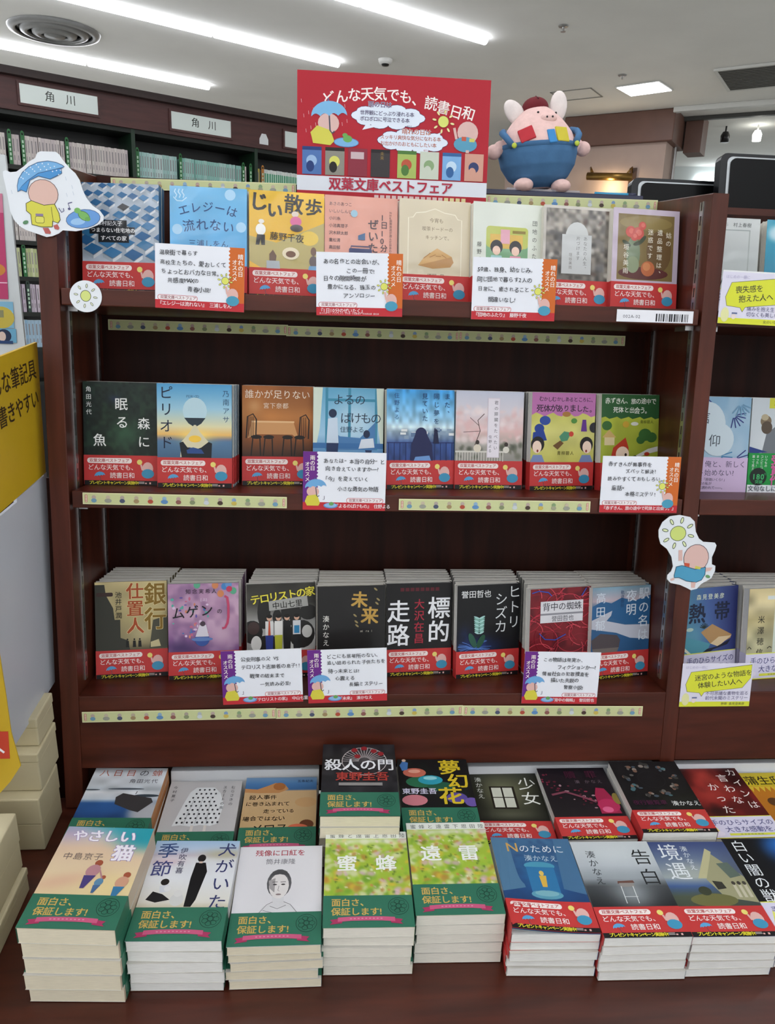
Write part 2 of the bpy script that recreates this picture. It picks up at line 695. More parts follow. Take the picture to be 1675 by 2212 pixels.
@cover
def walk():
    a = Art(105, 148, RES, '#dfae25', 3)
    a.grad((0, '#e6b92b'), (148, '#d9a420')).noise(4, 3, .06)
    a.poly([(0, 62), (38, 70), (105, 40), (105, 112), (40, 118), (0, 96)], '#b6a765')
    a.ell(84, 62, 13, 10, '#e2c14a')
    a.text('じ', 1, 1, 27, '#1c1a14', .03, rot=4)
    a.text('い', 25, 14, 23, '#1c1a14', .035, rot=4)
    a.text('散', 49, 2, 28, '#1c1a14', .02, rot=4)
    a.text('歩', 79, 6, 25, '#1c1a14', .02, rot=6)
    a.text('藤野千夜', 29, 55, 12, '#1c1a14', .01, rot=3)
    a.ell(64, 30, 5, 4, '#d8c8b8').ell(65, 40, 8, 7, '#d86a98').ell(66, 49, 9, 5, '#4a4040')
    a.ell(17, 42, 4, 3, '#e8e4da').ell(16, 53, 7, 8, '#efeee8').poly([(11, 60), (22, 60), (22, 74), (17, 74), (16, 66), (14, 74), (9, 74)], '#22201e')
    a.ell(58, 84, 12, 8.5, '#e3d6b4').ell(58, 85, 7, 4.5, '#6d4326')
    a.poly([(33, 80), (38, 88), (37, 95), (28, 95), (28, 86)], '#5e3f26').poly([(24, 95), (42, 95), (43, 106), (24, 106)], '#a8b0b4')
    a.ell(90, 80, 4, 6, '#6b4a34').ell(90, 94, 6, 8, '#584848').poly([(84, 100), (97, 100), (98, 108), (82, 108)], '#6aa0cc')
    return a


@cover
def radio():
    a = Art(105, 148, RES, '#dd9d8b', 3)
    a.noise(5, 4, .03)
    for k, s_ in enumerate(('あさのあつこ', 'いしいしんじ', '小川糸', '小池真理子', '沢木耕太郎', '重松清', '高田郁', '山内マリコ')):
        a.text(s_, 6, 9 + 10 * k, 5.6, '#4d3d44', .004, sp=.98)
    a.vtext('1日10分の', 80, 22, 11, '#3a2c38', .008, sp=1.05)
    a.vtext('ぜいたく', 62, 30, 15.5, '#3a2c38', .012, sp=1.06)
    a.vtext('NHK国際放送が選んだ日本の名作', 93, 18, 4, '#4d3d44', .0, sp=1.05)
    a.ell(42, 24, 5, 5, '#9ac0d4')
    a.poly([(48, 54), (58, 50), (58, 60), (48, 60)], '#34608e')
    a.rrect(35, 72, 33, 30, 2, '#2b3566')
    a.line([(37, 78), (38, 69), (65, 69), (66, 78)], 1.6, '#2b3566')
    a.ell(40, 86, 3, 3, '#d5dfe8').ell(48, 86, 3, 3, '#d5dfe8').ell(59, 89, 5, 5, '#c7d3e0').ell(59, 89, 3, 3, '#3c4a80')
    return a


@cover
def pie():
    a = Art(105, 148, RES, '#d3c7aa', 3)
    a.noise(5, 4, .03)
    arch = [(13, 118), (13, 26), (20, 25), (24, 19), (38, 17), (52, 12), (66, 17), (82, 19), (86, 25), (92, 26), (92, 118)]
    a.line(arch, 1.2, '#e9e2cc')
    a.line([(13, 118), (92, 118)], 1.2, '#e9e2cc')
    a.text('今宵も', 44, 25, 7, '#7a684e', -.004)
    a.text('喫茶ドードーの', 33, 37, 6.6, '#7a684e', -.004)
    a.text('キッチンで。', 38, 49, 6.6, '#7a684e', -.004)
    a.poly([(28, 92), (37, 80), (56, 67), (78, 78), (81, 86), (76, 93), (50, 96)], '#b98a52')
    a.poly([(28, 92), (37, 80), (56, 67), (78, 78), (50, 86)], '#d0a568')
    for k in range(4):
        a.line([(36 + 9 * k, 82 - 2 * k), (46 + 8 * k, 74 + 2 * k)], 1, '#a97a44')
    a.text('標野 凪', 41, 103, 7.5, '#6d5c46', -.002)
    return a


@cover
def friends():
    a = Art(105, 148, RES, '#d8ded2', 3)
    a.noise(5, 4, .02)
    a.rrect(20, 33, 64, 72, 5, '#79a87e')
    a.rrect(20, 33, 64, 30, 5, '#b9c25a')
    a.rect(26, 44, 50, 20, '#d9b24e')
    a.rect(42, 37, 14, 20, '#dfa5b4').rect(60, 38, 20, 4, '#8c7a34')
    for x, c in ((36, '#a6d2cf'), (65, '#e096aa')):
        a.ell(x, 62, 9.5, 10, '#1e1c20').ell(x, 67, 6, 6.5, '#ecc9b4').poly([(x - 14, 105), (x - 8, 74), (x + 8, 74), (x + 14, 105)], c)
    a.vtext('団地のふたり', 90, 22, 8, '#43473e', -.002, sp=1.45)
    a.vtext('藤野千夜', 6, 56, 7.5, '#43473e', -.002, sp=1.4)
    return a


@cover
def arch():
    a = Art(105, 148, RES, '#6f6a64', 5)
    a.grad((0, '#8b857c'), (60, '#6a655e'), (148, '#534e49')).noise(22, 16, .5).spk(40, 4, ('#a8a49c', '#3a3632', '#c8c4ba', '#5c4a42'), .8)
    a.rect(0, 0, 4, 148, '#bcb7ae').rect(101, 0, 4, 148, '#bcb7ae').rect(0, 0, 105, 4, '#c9c4ba')
    a.ell(52, 44, 18, 22, '#c9cccb', 20)
    a.rect(29, 40, 46, 56, '#c3c6c6')
    a.vtext('あなたの人生、', 62, 42, 6.4, '#6d6c6a', .0, sp=1.1)
    a.vtext('片づけます', 51, 42, 6.4, '#6d6c6a', .0, sp=1.1)
    a.vtext('垣谷美雨', 40, 66, 5.5, '#77706c', .0, sp=1.1)
    return a


@cover
def rose():
    a = Art(105, 148, RES, '#c2b4c4', 5)
    a.rect(8, 8, 89, 94, '#7d6a3e')
    a.L += 1
    for (x, y, rx, ry, c) in ((52, 20, 42, 10, '#8d7b49'), (74, 60, 20, 30, '#6a5232'), (50, 92, 40, 9, '#5c2f2c')):
        a.ell(x, y, rx, ry, c)
    a.ell(33, 64, 11, 24, '#77876a').ell(33, 80, 10, 12, '#8c9878')
    for x, y, r in ((28, 33, 8), (40, 35, 9), (46, 24, 6), (34, 40, 6)):
        a.ell(x, y, r, r, '#c4534a').ell(x + 1, y - 1, r * .5, r * .5, '#d8756a')
    for x, y, rt_ in ((22, 50, 30), (40, 49, -20), (47, 44, -50)):
        a.ell(x, y, 8, 3, '#3c4630', 12, rt_)
    a.ell(57, 85, 11, 11, '#b8673e').ell(55, 82, 6, 6, '#cc8352')
    a.vtext('姑の', 84, 31, 9, '#ece6d4', .006, sp=1.3)
    a.vtext('遺品整理は、', 70, 28, 9, '#ece6d4', .006, sp=1.3)
    a.vtext('迷惑です', 55, 28, 9, '#ece6d4', .006, sp=1.25)
    a.vtext('垣谷美雨', 17, 51, 9, '#ece6d4', .006, sp=1.25)
    return a


@cover
def forest():
    a = Art(105, 148, RES, '#16241c', 7)
    a.grad((0, '#1b2b26'), (148, '#101a15')).noise(18, 14, .6, '#25402f').noise(30, 22, .45, '#0b120f').blob(58, 74, 22, 22, '#3d6a4c', .6).blob(44, 24, 8, 6, '#2d3f6e', .5)
    a.vtext('角田光代', 4, 7, 8, '#e8ebe8', .004, sp=1.35)
    a.text('眠', 44, 22, 19, '#f0f2f0', .008)
    a.text('る', 45, 48, 19, '#f0f2f0', .006)
    a.text('魚', 13, 74, 19, '#f0f2f0', .008)
    a.text('森', 76, 50, 18, '#f0f2f0', .008)
    a.text('に', 76, 76, 18, '#f0f2f0', .006)
    return a


@cover
def hourglass():
    a = Art(105, 148, RES, '#5fa6d0', 7)
    a.grad((0, '#4f9dd0'), (35, '#9cc9de'), (60, '#dfd9b0'), (72, '#e8b868'), (79, '#6d7890'), (82, '#54799c'), (110, '#41607c'), (148, '#41607c')).blob(54, 74, 22, 9, '#ffe27a', .9)
    a.ell(53, 38, 17, 19, '#b9d7e2')
    a.poly([(38, 48), (68, 48), (62, 56), (54, 61), (52, 61), (44, 56)], '#27343e')
    a.poly([(51.5, 58), (54.5, 58), (60, 68), (72, 82), (74, 104), (32, 104), (34, 82), (46, 68)], '#d8d0ae')
    a.blob(53, 78, 14, 9, '#ffd95a', .0)
    a.ell(53, 78, 9, 5, '#f4c74a')
    a.poly([(36, 96), (44, 90), (58, 92), (70, 92), (68, 101), (40, 101)], '#24467c')
    a.poly([(31, 84), (36, 82), (42, 90), (52, 94), (62, 90), (72, 82), (77, 84), (76, 105), (34, 105)], '#171b22')
    a.poly([(41, 94), (50, 90), (62, 93), (66, 99), (42, 99)], '#284a86')
    a.vtext('ピリオド', 3, 3, 20, '#16233c', .004, sp=1.18)
    a.vtext('乃南アサ', 92, 8, 10, '#2a4a6c', .0, sp=1.22)
    a.text('PERIOD', 41, 15, 5, '#3d6484')
    return a


@cover
def table():
    a = Art(105, 148, RES, '#a9642c', 7)
    a.grad((0, '#9c5a26'), (45, '#b4743a'), (80, '#8a4d20'), (105, '#3a2010'), (148, '#241409')).noise(6, 5, .12).blob(18, 30, 10, 10, '#dfb07a', .5)
    a.text('誰かが足りない', 4, 6, 13.6, '#efe2cf', -.002, sp=1.02)
    a.text('宮下奈都', 31, 25, 9, '#e8d8c2', -.002, sp=1.05)
    a.poly([(14, 54), (76, 54), (84, 80), (74, 72), (22, 72), (8, 78)], '#cf9760')
    a.rect(14, 52, 63, 2.5, '#e6bd8a')
    for x in (16, 34, 62, 80):
        a.line([(x, 74), (x - 3, 104)], 1.8, '#150c06').line([(x + 10, 74), (x + 11, 104)], 1.8, '#150c06')
        a.ell(x + 5, 76, 8, 3, '#1a0f08')
    for x in (12, 90):
        a.line([(x - 6, 78), (x - 4, 46), (x + 4, 42), (x + 9, 50), (x + 8, 78)], 1.8, '#1a0f08')
        for k in range(3):
            a.line([(x - 2 + 3 * k, 46), (x - 2 + 3 * k, 76)], .8, '#1a0f08')
    return a


@cover
def nightwin():
    a = Art(105, 148, RES, '#7fb6dc', 7)
    a.grad((0, '#5fa8cc'), (70, '#9fcbe6'), (100, '#4f88bc'), (148, '#2f5f98')).blob(62, 50, 30, 30, '#c8e2f0', .8)
    for x in (18, 52, 92):
        a.rect(x, 0, 4, 92, '#3f8fae')
    a.rect(18, 16, 78, 4, '#3f8fae')
    a.poly([(0, 0), (14, 0), (10, 60), (4, 90), (0, 90)], '#d9e6d6').poly([(105, 0), (94, 0), (97, 60), (102, 90), (105, 90)], '#d9e6d6')
    a.poly([(22, 58), (40, 72), (70, 74), (93, 50), (93, 92), (22, 92)], '#4a7fb4')
    a.rect(0, 82, 105, 8, '#3a73ac')
    a.ell(29, 38, 6, 6.5, '#1a2a4a').poly([(22, 46), (36, 44), (38, 82), (20, 84)], '#cfe0f0').poly([(20, 82), (38, 82), (36, 112), (20, 112)], '#22355e')
    a.ell(80, 68, 5, 6, '#1a2a4a').poly([(72, 76), (90, 74), (92, 88), (68, 90)], '#dfe8f2').poly([(78, 92), (88, 92), (86, 104), (80, 104)], '#22355e')
    a.text('よるの', 29, 9, 17, '#1d2f48', -.006, sp=.95)
    a.text('ばけもの', 40, 36, 17.5, '#1d2f48', -.006, sp=.86)
    a.text('住野よる', 40, 57, 9.5, '#26405e', -.004, sp=.95)
    return a


@cover
def skygirl():
    a = Art(105, 148, RES, '#4fa3dc', 7)
    a.grad((0, '#3f9ada'), (45, '#9ccdea'), (56, '#c9dfe8'), (62, '#8ea4b4'), (72, '#6d84a4'), (80, '#35518c'), (148, '#1f2f66')).noise(16, 20, .18)
    for k in range(22):
        a.rect(a.rng.uniform(0, 100), a.rng.uniform(56, 70), a.rng.uniform(4, 10), a.rng.uniform(3, 6), a.rng.choice(['#c2ccd4', '#8ba0b6', '#e3e6e6', '#60799a']))
    a.rect(0, 78, 105, 1.5, '#27356a')
    for k in range(12):
        a.rect(2 + 9 * k, 79, 1, 28, '#1d2a5a')
    a.ell(53, 66, 9, 10, '#1e2450')
    a.poly([(44, 66), (62, 66), (70, 82), (72, 106), (36, 106), (38, 82)], '#1e2450')
    a.poly([(44, 100), (66, 98), (70, 110), (40, 110)], '#6a94cc')
    a.ell(76, 62, 3, 3.5, '#151c40').poly([(73, 64), (79, 64), (81, 80), (72, 80)], '#151c40').poly([(73, 60), (74.5, 56), (76, 60)], '#151c40')
    a.vtext('また、', 89, 5, 9.5, '#1e3a68', .0, sp=1.3)
    a.vtext('同じ夢を', 72, 5, 9.5, '#1e3a68', .0, sp=1.3)
    a.vtext('見ていた', 54, 5, 9.5, '#1e3a68', .0, sp=1.15)
    a.vtext('住野よる', 11, 5, 8.5, '#2c568a', .0, sp=1.25)
    return a


@cover
def cherry():
    a = Art(105, 148, RES, '#cfd0dd', 9)
    a.grad((0, '#c6cbdc'), (30, '#d8d2da'), (60, '#dfbcb8'), (80, '#a9a49c'), (110, '#8b8a84'), (148, '#6a6a66')).spk(90, 5, ('#e8cfcf', '#dfb4b4', '#efe0e0', '#d9c4c4'), .6, (0, 24, 105, 78))
    a.spk(24, 4, ('#4c5244', '#6a6c5c'), .7, (0, 78, 105, 104))
    a.line([(30, 82), (38, 60), (34, 44), (44, 34)], 1.2, '#5a4640').line([(38, 60), (12, 62)], .8, '#5a4640').line([(36, 52), (22, 40)], .8, '#5a4640')
    for k in range(18):
        a.rect(2 + 4.2 * k, 92, 1.4, 18, '#c9c6bc')
    a.rect(0, 90, 80, 2.5, '#d4d1c8')
    a.ell(34, 77, 3, 3.4, '#3a302c').ell(34, 86, 6, 6, '#dcd3c0').ell(79, 80, 3, 3.4, '#3a302c').ell(79, 88, 5, 5, '#dcd8cc')
    a.rect(49, 10, 19, 90, '#d9cfda').rect(50, 11, 17, 88, '#e8e2ea')
    a.vtext('君の膵臓をたべたい', 59, 14, 6.3, '#3c3640', .0, sp=1.35)
    a.vtext('住野よる', 51, 66, 5.4, '#3c3640', .0, sp=1.3)
    return a


@cover
def folk():
    a = Art(105, 148, RES, '#bfc25a', 9)
    a.grad((0, '#bcbc4c'), (60, '#cfcb78'), (148, '#b4b04a')).noise(8, 6, .06)
    pts = [(0, 0), (105, 0), (105, 34)] + [(105 - 7 * k, 33 + 3 * math.sin(k * 1.7)) for k in range(1, 15)] + [(0, 34)]
    a.poly(pts, '#b76fa8')
    a.text('むかしむかしあるところに、', 11, 6, 7.3, '#2c1c30', .008, jit=.5, sp=.98)
    a.text('死体がありました。', 8, 18, 11.2, '#2c1c30', .012, jit=.4, sp=.96)
    a.ell(22, 42, 9, 7, '#2c4a98').ell(13, 54, 8, 7, '#1f3c8c').poly([(3, 60), (20, 56), (26, 72), (2, 74)], '#1f3c8c')
    a.poly([(46, 66), (54, 58), (66, 60), (60, 72), (50, 74)], '#4a8a6a').poly([(36, 80), (48, 72), (54, 76), (44, 86)], '#6a4a24')
    a.ell(66, 62, 4, 4, '#c84030').ell(57, 32, 7, 4, '#a8763a').poly([(84, 40), (90, 40), (92, 58), (82, 58)], '#5f2f86').ell(70, 42, 5, 4, '#4f8a3c')
    for x, rr in ((11, 1), (92, -1)):
        a.ell(x, 78, 11, 12, '#1b1718').ell(x - rr, 82, 7.5, 9.5, '#ecd2bf').ell(x, 88, 1.6, 2.2, '#8c2a26').poly([(x - 12, 105), (x - 7, 94), (x + 7, 94), (x + 12, 105)], '#7688b4')
    a.ell(104, 52, 8, 8, '#24242c')
    a.text('青柳碧人', 43, 88, 6.6, '#5c5428', .0, sp=1.1)
    return a


@cover
def redhood():
    a = Art(105, 148, RES, '#a8b43c', 9)
    a.grad((0, '#b0b842'), (148, '#98a834')).noise(9, 7, .08)
    a.poly([(0, 0), (105, 0), (105, 36)] + [(105 - 7 * k, 36 + 2 * math.sin(k * 2.1)) for k in range(1, 15)] + [(0, 36)], '#2f5c34')
    a.text('赤ずきん、旅の途中で', 6, 5, 9.8, '#f0f0e6', .008, jit=.35, sp=.95)
    a.text('死体と出会う。', 20, 19, 10.2, '#f0f0e6', .01, jit=.35, sp=.96)
    a.text('青柳碧人', 70, 39, 6, '#4a5020', .0, sp=1.05)
    for x, y, r in ((10, 48, 9), (80, 62, 12), (92, 66, 10), (72, 70, 8)):
        a.ell(x, y, r, r * .8, '#3c6a34')
    a.poly([(2, 66), (14, 54), (27, 66)], '#c9a86a').rect(6, 66, 18, 12, '#d9c89a')
    a.poly([(16, 106), (22, 82), (44, 66), (50, 82), (50, 108), (14, 108)], '#b83a24')
    a.ell(39, 92, 12, 12, '#ecd3bc').ell(45, 93, 2.2, 2.6, '#2a1a16')
    a.poly([(64, 94), (86, 84), (104, 80), (104, 88), (84, 92), (66, 98)], '#dcdcd6').ell(62, 97, 4, 3, '#2a2a22').ell(84, 92, 5, 3, '#b83a24')
    a.ell(44, 46, 6, 5, '#c8a23a').ell(60, 45, 7, 3, '#dcdcd0')
    return a


@cover
def bank():
    a = Art(105, 148, RES, '#b6a673', 9)
    a.grad((0, '#c9b987'), (60, '#b5a676'), (95, '#8f8460'), (105, '#5f573e'), (148, '#3a3626')).noise(8, 7, .08).blob(70, 80, 20, 14, '#d8cca0', .5)
    a.poly([(0, 4), (14, 4), (16, 20), (26, 40), (28, 58), (36, 58), (36, 86), (46, 90), (50, 106), (0, 106)], '#34352c')
    a.poly([(84, 60), (105, 54), (105, 104), (78, 104)], '#4a4a3c')
    a.rrect(2, 16, 24, 6, 2, '#3a2420')
    for x in (46, 56, 64):
        a.ell(x, 89, 1.3, 1.5, '#14140e').poly([(x - 2, 91), (x + 2, 91), (x + 2.5, 101), (x - 2.5, 101)], '#14140e')
    a.poly([(80, 94), (92, 90), (95, 101), (80, 102)], '#c8bc90')
    a.vtext('銀行', 71, 2, 33, '#8a6a1e', .02, sp=1.05, sy=1.1, out=('#e9d9a2', .02))
    a.vtext('仕置人', 45, 2, 26, '#a8481c', .02, sp=1.02, out=('#e9d9a2', .02))
    a.vtext('池井戸潤', 29, 15, 10, '#24241a', .006, sp=1.05)
    return a


@cover
def mugen():
    a = Art(105, 148, RES, '#a87fa8', 11)
    a.grad((0, '#b48ab0'), (50, '#c8a0bc'), (100, '#7a4f88'), (148, '#5a3a74')).noise(10, 8, .3, '#e8d0e0').noise(14, 10, .35, '#5c3c6c').blob(80, 80, 26, 24, '#d8b8cc', .8).blob(20, 100, 30, 14, '#3a2a58', .7)
    for k in range(46):
        x, y = a.rng.uniform(6, 60), a.rng.uniform(20, 88)
        a.ell(x, y, a.rng.uniform(1, 3), a.rng.uniform(1, 3), a.rng.choice(['#5fb3a8', '#c86a8a', '#4a78b8', '#e0c8e0', '#d88a6a', '#6a58a8']), 10)
    for x, y, c in ((43, 2, '#5fae8c'), (70, 3, '#d88a5c'), (84, 5, '#4a88c8'), (97, 12, '#5fae8c'), (78, 16, '#d88a5c'), (90, 2, '#6a9ad0')):
        a.ell(x, y, 5, 5.5, c, 14)
    a.ell(50, 86, 11, 11, '#34549c').ell(50, 86, 16, 3, '#5f80bc').poly([(40, 82), (46, 64), (56, 64), (60, 82)], '#dcd6e2').ell(51, 62, 4, 4, '#4a3a48')
    a.text('ムゲン', 4, 36, 20, '#17121c', .008, sp=1.06, rot=-5)
    a.text('の', 72, 39, 8.5, '#17121c', .0)
    a.ell(91, 9, 4.5, 4.5, '#c83a5c')
    a.line([(84, 20), (88, 22), (89.5, 34), (89.5, 52), (88, 62), (84.5, 69), (80, 70)], 3.6, '#c8486c')
    a.text('知念実希人', 26, 8, 8, '#2c2030', .002, sp=1.2)
    a.text('[上]', 48, 22, 5, '#e8dcec')
    return a


@cover
def terror():
    a = Art(105, 148, RES, '#8c8c8a', 11)
    a.grad((0, '#35332c'), (30, '#3c3a36'), (60, '#a3a3a0'), (148, '#c0c0be')).noise(7, 6, .2)
    for x, y, rx, ry in ((26, 44, 10, 26), (8, 74, 16, 18), (84, 80, 20, 22), (30, 92, 22, 12), (60, 44, 8, 16), (74, 52, 9, 20), (94, 46, 14, 12), (46, 52, 7, 12)):
        a.ell(x, y, rx, ry, '#22211f')
    a.ell(14, 92, 8, 12, '#d8d8d4').ell(92, 76, 8, 10, '#c8c8c4').ell(10, 68, 9, 10, '#40302e')
    for x, c1, c2 in ((34, '#dfe0de', '#2f3f8c'), (48, '#e8e8e4', '#b8bc3a'), (61, '#1c1c1e', '#1c1c1e'), (76, '#d4d8dc', '#1f2024')):
        a.ell(x, 53, 4, 4.6, '#d8ac92').ell(x, 50.5, 4.4, 3, '#1a1614').poly([(x - 6, 58), (x + 6, 58), (x + 6, 82), (x - 6, 82)], c1).poly([(x - 6, 80), (x + 6, 80), (x + 5, 108), (x - 5, 108)], c2)
    a.poly([(72, 66), (80, 66), (80, 78), (72, 78)], '#2f86b8')
    a.poly([(33, 58), (35, 58), (36, 80), (32, 80)], '#c8583c')
    a.text('テロリストの家', 4, 17, 16, '#e6da48', .022, sp=.88, rot=-7, out=('#161410', .03))
    a.poly([(33, 27), (92, 20), (94, 36), (34, 42)], '#a8a8a4')
    a.text('中山七里', 38, 29, 11.5, '#17150f', .012, sp=1.02, rot=-5)
    return a


@cover
def mirai():
    a = Art(105, 148, RES, '#1c1b1b', 11)
    a.noise(5, 4, .1)
    a.text('未', 53, 8, 26, '#c29b4a', .03, rot=4)
    a.text('来', 68, 32, 28, '#c29b4a', .026, rot=4)
    for x, y in ((90, 6), (58, 46), (60, 56), (92, 28), (94, 22), (61, 62)):
        a.ell(x, y, 3.4, 1.4, '#9a8a5c', 10, 40)
    a.vtext('湊かなえ', 8, 45, 10.5, '#e8e6df', .004, sp=1.18)
    a.text('mi ra i', 66, 68, 5, '#d8d4c4')
    return a


@cover
def track():
    a = Art(105, 148, RES, '#141214', 11)
    a.noise(6, 4, .2)
    a.vtext('標的', 66, 22, 37, '#eef0f4', .014, sp=1.03)
    a.vtext('走路', 1, 26, 37, '#eef0f4', .014, sp=1.03)
    a.vtext('大沢在昌', 44, 25, 17, '#a8283c', .01, sp=1.08)
    for k in range(8):
        a.rect(22 + 8 * k, 7, 6, 5.5, '#561420')
    return a


@cover
def shizuka():
    a = Art(105, 148, RES, '#101114', 11)
    a.blob(34, 98, 34, 14, '#1c3a8c', .8).blob(14, 80, 12, 16, '#1a2f6c', .5).noise(14, 10, .25, '#0a0b0e')
    for k in range(26):
        t = a.rng.uniform(0, 6.28)
        x0, y0 = 30, 98
        a.line([(x0, y0 + 4), (x0 + 14 * math.cos(t), y0 + 6 * math.sin(t)), (x0 + 28 * math.cos(t), y0 + 12 * math.sin(t))], .5, '#5f8ad8')
    for k in range(9):
        for s_ in (-1, 1):
            a.ell(37 + s_ * 4, 52 + k * 3, 6 - k * .2, 1.5, '#7fb4a8' if k % 2 else '#a8d4d0', 10, s_ * -24)
    a.ell(26, 88, 5, 13, '#2c5a4a', 14, -24).ell(40, 90, 5, 12, '#24503c', 14, 28)
    a.vtext('ヒトリ', 84, 2, 22, '#dfe4e6', -.008, sp=1.1)
    a.vtext('シズカ', 62, 13, 22, '#dfe4e6', -.008, sp=1.0)
    a.text('誉田哲也', 6, 8, 12.5, '#e4e6e6', .01, sp=1.0)
    return a


@cover
def yarn():
    a = Art(105, 148, RES, '#7c1c26', 11)
    a.noise(12, 9, .5, '#3c0c16')
    rnd = random.Random(3)
    for k in range(70):
        cx, cy, r = rnd.uniform(-10, 115), rnd.uniform(0, 110), rnd.uniform(12, 40)
        t0 = rnd.uniform(0, 6.28)
        a.line([(cx + r * math.cos(t0 + .25 * i), cy + r * .8 * math.sin(t0 + .25 * i)) for i in range(9)], 1.1, rnd.choice(('#c2384a', '#a42838', '#d8505c', '#8c2030')))
    for pts in ([(2, 6), (14, 3), (30, 6), (36, 12)], [(16, 70), (26, 80), (44, 82), (62, 74)], [(0, 98), (14, 104)], [(96, 2), (88, 14)]):
        a.line(pts, 1.6, '#2f50b0')
    a.rect(17, 20, 74, 34, '#d9d9de')
    a.rect(17, 39, 74, 3, '#8e8e96')
    a.text('背中の蜘蛛', 20, 22, 14, '#3c3c44', .004, sp=.98)
    a.text('誉田哲也', 36, 43, 10, '#3c3c44', .0, sp=.98)
    return a


@cover
def station():
    a = Art(105, 148, RES, '#5a8cb0', 11)
    a.grad((0, '#7fa4b8'), (22, '#b8a8b0'), (34, '#34648c'), (80, '#2c5a86'), (148, '#23466c')).noise(6, 5, .08)
    a.poly([(0, 30), (18, 22), (34, 26), (52, 18), (76, 24), (105, 16), (105, 62), (60, 60), (36, 50), (0, 60)], '#2b5e8c')
    a.poly([(0, 52), (36, 38), (34, 46), (26, 54), (60, 62), (105, 64), (105, 88), (70, 84), (44, 74), (0, 66)], '#b8bcc8')
    a.poly([(0, 84), (16, 74), (46, 78), (52, 86), (50, 98), (2, 98)], '#4c4448')
    a.poly([(2, 98), (50, 98), (46, 108), (6, 108)], '#6c6460')
    a.vtext('駅の名は', 83, 3, 20, '#d3dde6', .006, sp=1.12)
    a.vtext('夜明', 60, 6, 20, '#d3dde6', .006, sp=1.1)
    a.vtext('軌道春秋', 50, 6, 7, '#26466c', .0)
    a.vtext('高田郁', 6, 8, 18, '#d3dde6', .0, sp=1.22)
    return a


@cover
def greybox():
    a = Art(105, 148, RES, '#c6cccb', 13)
    a.grad((0, '#ccd1d0'), (24, '#c6cbca'), (60, '#b8bfbe'), (148, '#d4dad9'))
    a.rect(0, 18, 3, 130, '#b0b7b5').rect(88, 18, 2, 130, '#a6adab').rect(2, 17, 88, 1.5, '#9aa3a2')
    a.text('女のいない男たち', -6, 6, 7, '#8f9a98', -.002, sp=1.1)
    a.text('村上春樹', 62, 6.5, 7, '#5a605e', .006, sp=1.05)
    for k in range(3):
        a.line([(32 + 5 * k, 118), (44 + 4 * k, 84)], 1.4, '#2f3a36')
    return a


@cover
def teal():
    a = Art(105, 148, RES, '#2d8fae', 13)
    a.grad((0, '#3a9fbc'), (90, '#2a86a4'), (148, '#3c8f5c')).blob(16, 20, 14, 12, '#cfe6ee', .9, 2)
    a.poly([(20, 60), (60, 50), (60, 104), (22, 104)], '#b04c44')
    return a


@cover
def belief():
    a = Art(105, 148, RES, '#8fb3cf', 13)
    a.grad((0, '#86aecb'), (148, '#a7c2d6')).noise(9, 7, .3, '#c3d3de')
    rnd = random.Random(5)
    for cx, cy, r, t0, c in ((14, -2, 18, 60, '#272f78'), (30, 0, 18, 40, '#272f78'), (78, 28, 20, -10, '#272f78'), (4, 76, 22, -50, '#31408c'), (58, 92, 22, -40, '#3f7fae'), (84, 96, 22, -40, '#272f78'), (88, 10, 20, 20, '#6f9cbc')):
        for k in range(6):
            t = R(t0 + 22 * k)
            a.line([(cx + 4 * math.cos(t), cy + 4 * math.sin(t)), (cx + r * math.cos(t), cy + r * math.sin(t))], 1.7, c)
    a.ell(38, 42, 27, 34, '#c9d9e2', 24, -8).ell(54, 66, 26, 26, '#c9d9e2', 24)
    a.text('信', 19, 22, 21, '#38424e', -.006)
    a.text('仰', 39, 58, 20, '#38424e', -.006)
    return a


@cover
def shopper():
    a = Art(105, 148, RES, '#c3ccd2', 13)
    a.blob(40, 70, 30, 20, '#d8dde0', .8)
    a.poly([(26, 56), (66, 22), (105, 30), (105, 90), (20, 88)], '#6f757c')
    a.ell(24, 36, 9, 9, '#7a6a54').ell(26, 46, 9, 10, '#54473a').ell(22, 30, 6, 5, '#b0a488')
    a.ell(52, 56, 11, 9, '#b5593c').ell(49, 53, 4, 3, '#d89a7c')
    a.poly([(0, 76), (30, 84), (0, 88)], '#253a7c')
    a.rect(28, 0, 77, 16, '#c9c93c')
    a.text('コンビニ人間', 34, 3, 10, '#6d6c2c', -.004, sp=1.3)
    return a


@cover
def tropic():
    a = Art(105, 148, RES, '#3c5288', 13)
    a.hgrad((0, '#4c86a0'), (45, '#44609a'), (105, '#2c3266'))
    a.blob(20, 80, 30, 26, '#5f9cae', .7).blob(90, 96, 30, 26, '#34407a', .6)
    a.poly([(0, 82), (6, 78), (54, 92), (50, 100), (26, 112), (20, 112), (0, 92)], '#4f93a4')
    a.poly([(0, 92), (22, 110), (22, 114), (0, 98)], '#d3d6c0')
    a.poly([(34, 72), (56, 60), (96, 80), (94, 86), (66, 96), (54, 92)], '#b08a5c')
    a.poly([(54, 92), (70, 82), (96, 82), (70, 98)], '#d8c09a')
    a.poly([(24, 114), (48, 100), (66, 98), (94, 88), (88, 96), (60, 102), (40, 114)], '#171a30')
    for k in range(7):
        a.line([(40, 66), (40 + 9 * math.cos(R(200 + 22 * k)), 66 + 9 * math.sin(R(200 + 22 * k)))], 1.4, '#22302c')
    a.ell(12, 66, 7, 3, '#a8c0b4')
    a.text('森見登美彦', 22, 10, 9.5, '#d8e2cc', .006, sp=1.2)
    a.text('熱', 8, 24, 34, '#15203c', .02)
    a.text('帯', 58, 24, 32, '#15203c', .02)
    return a


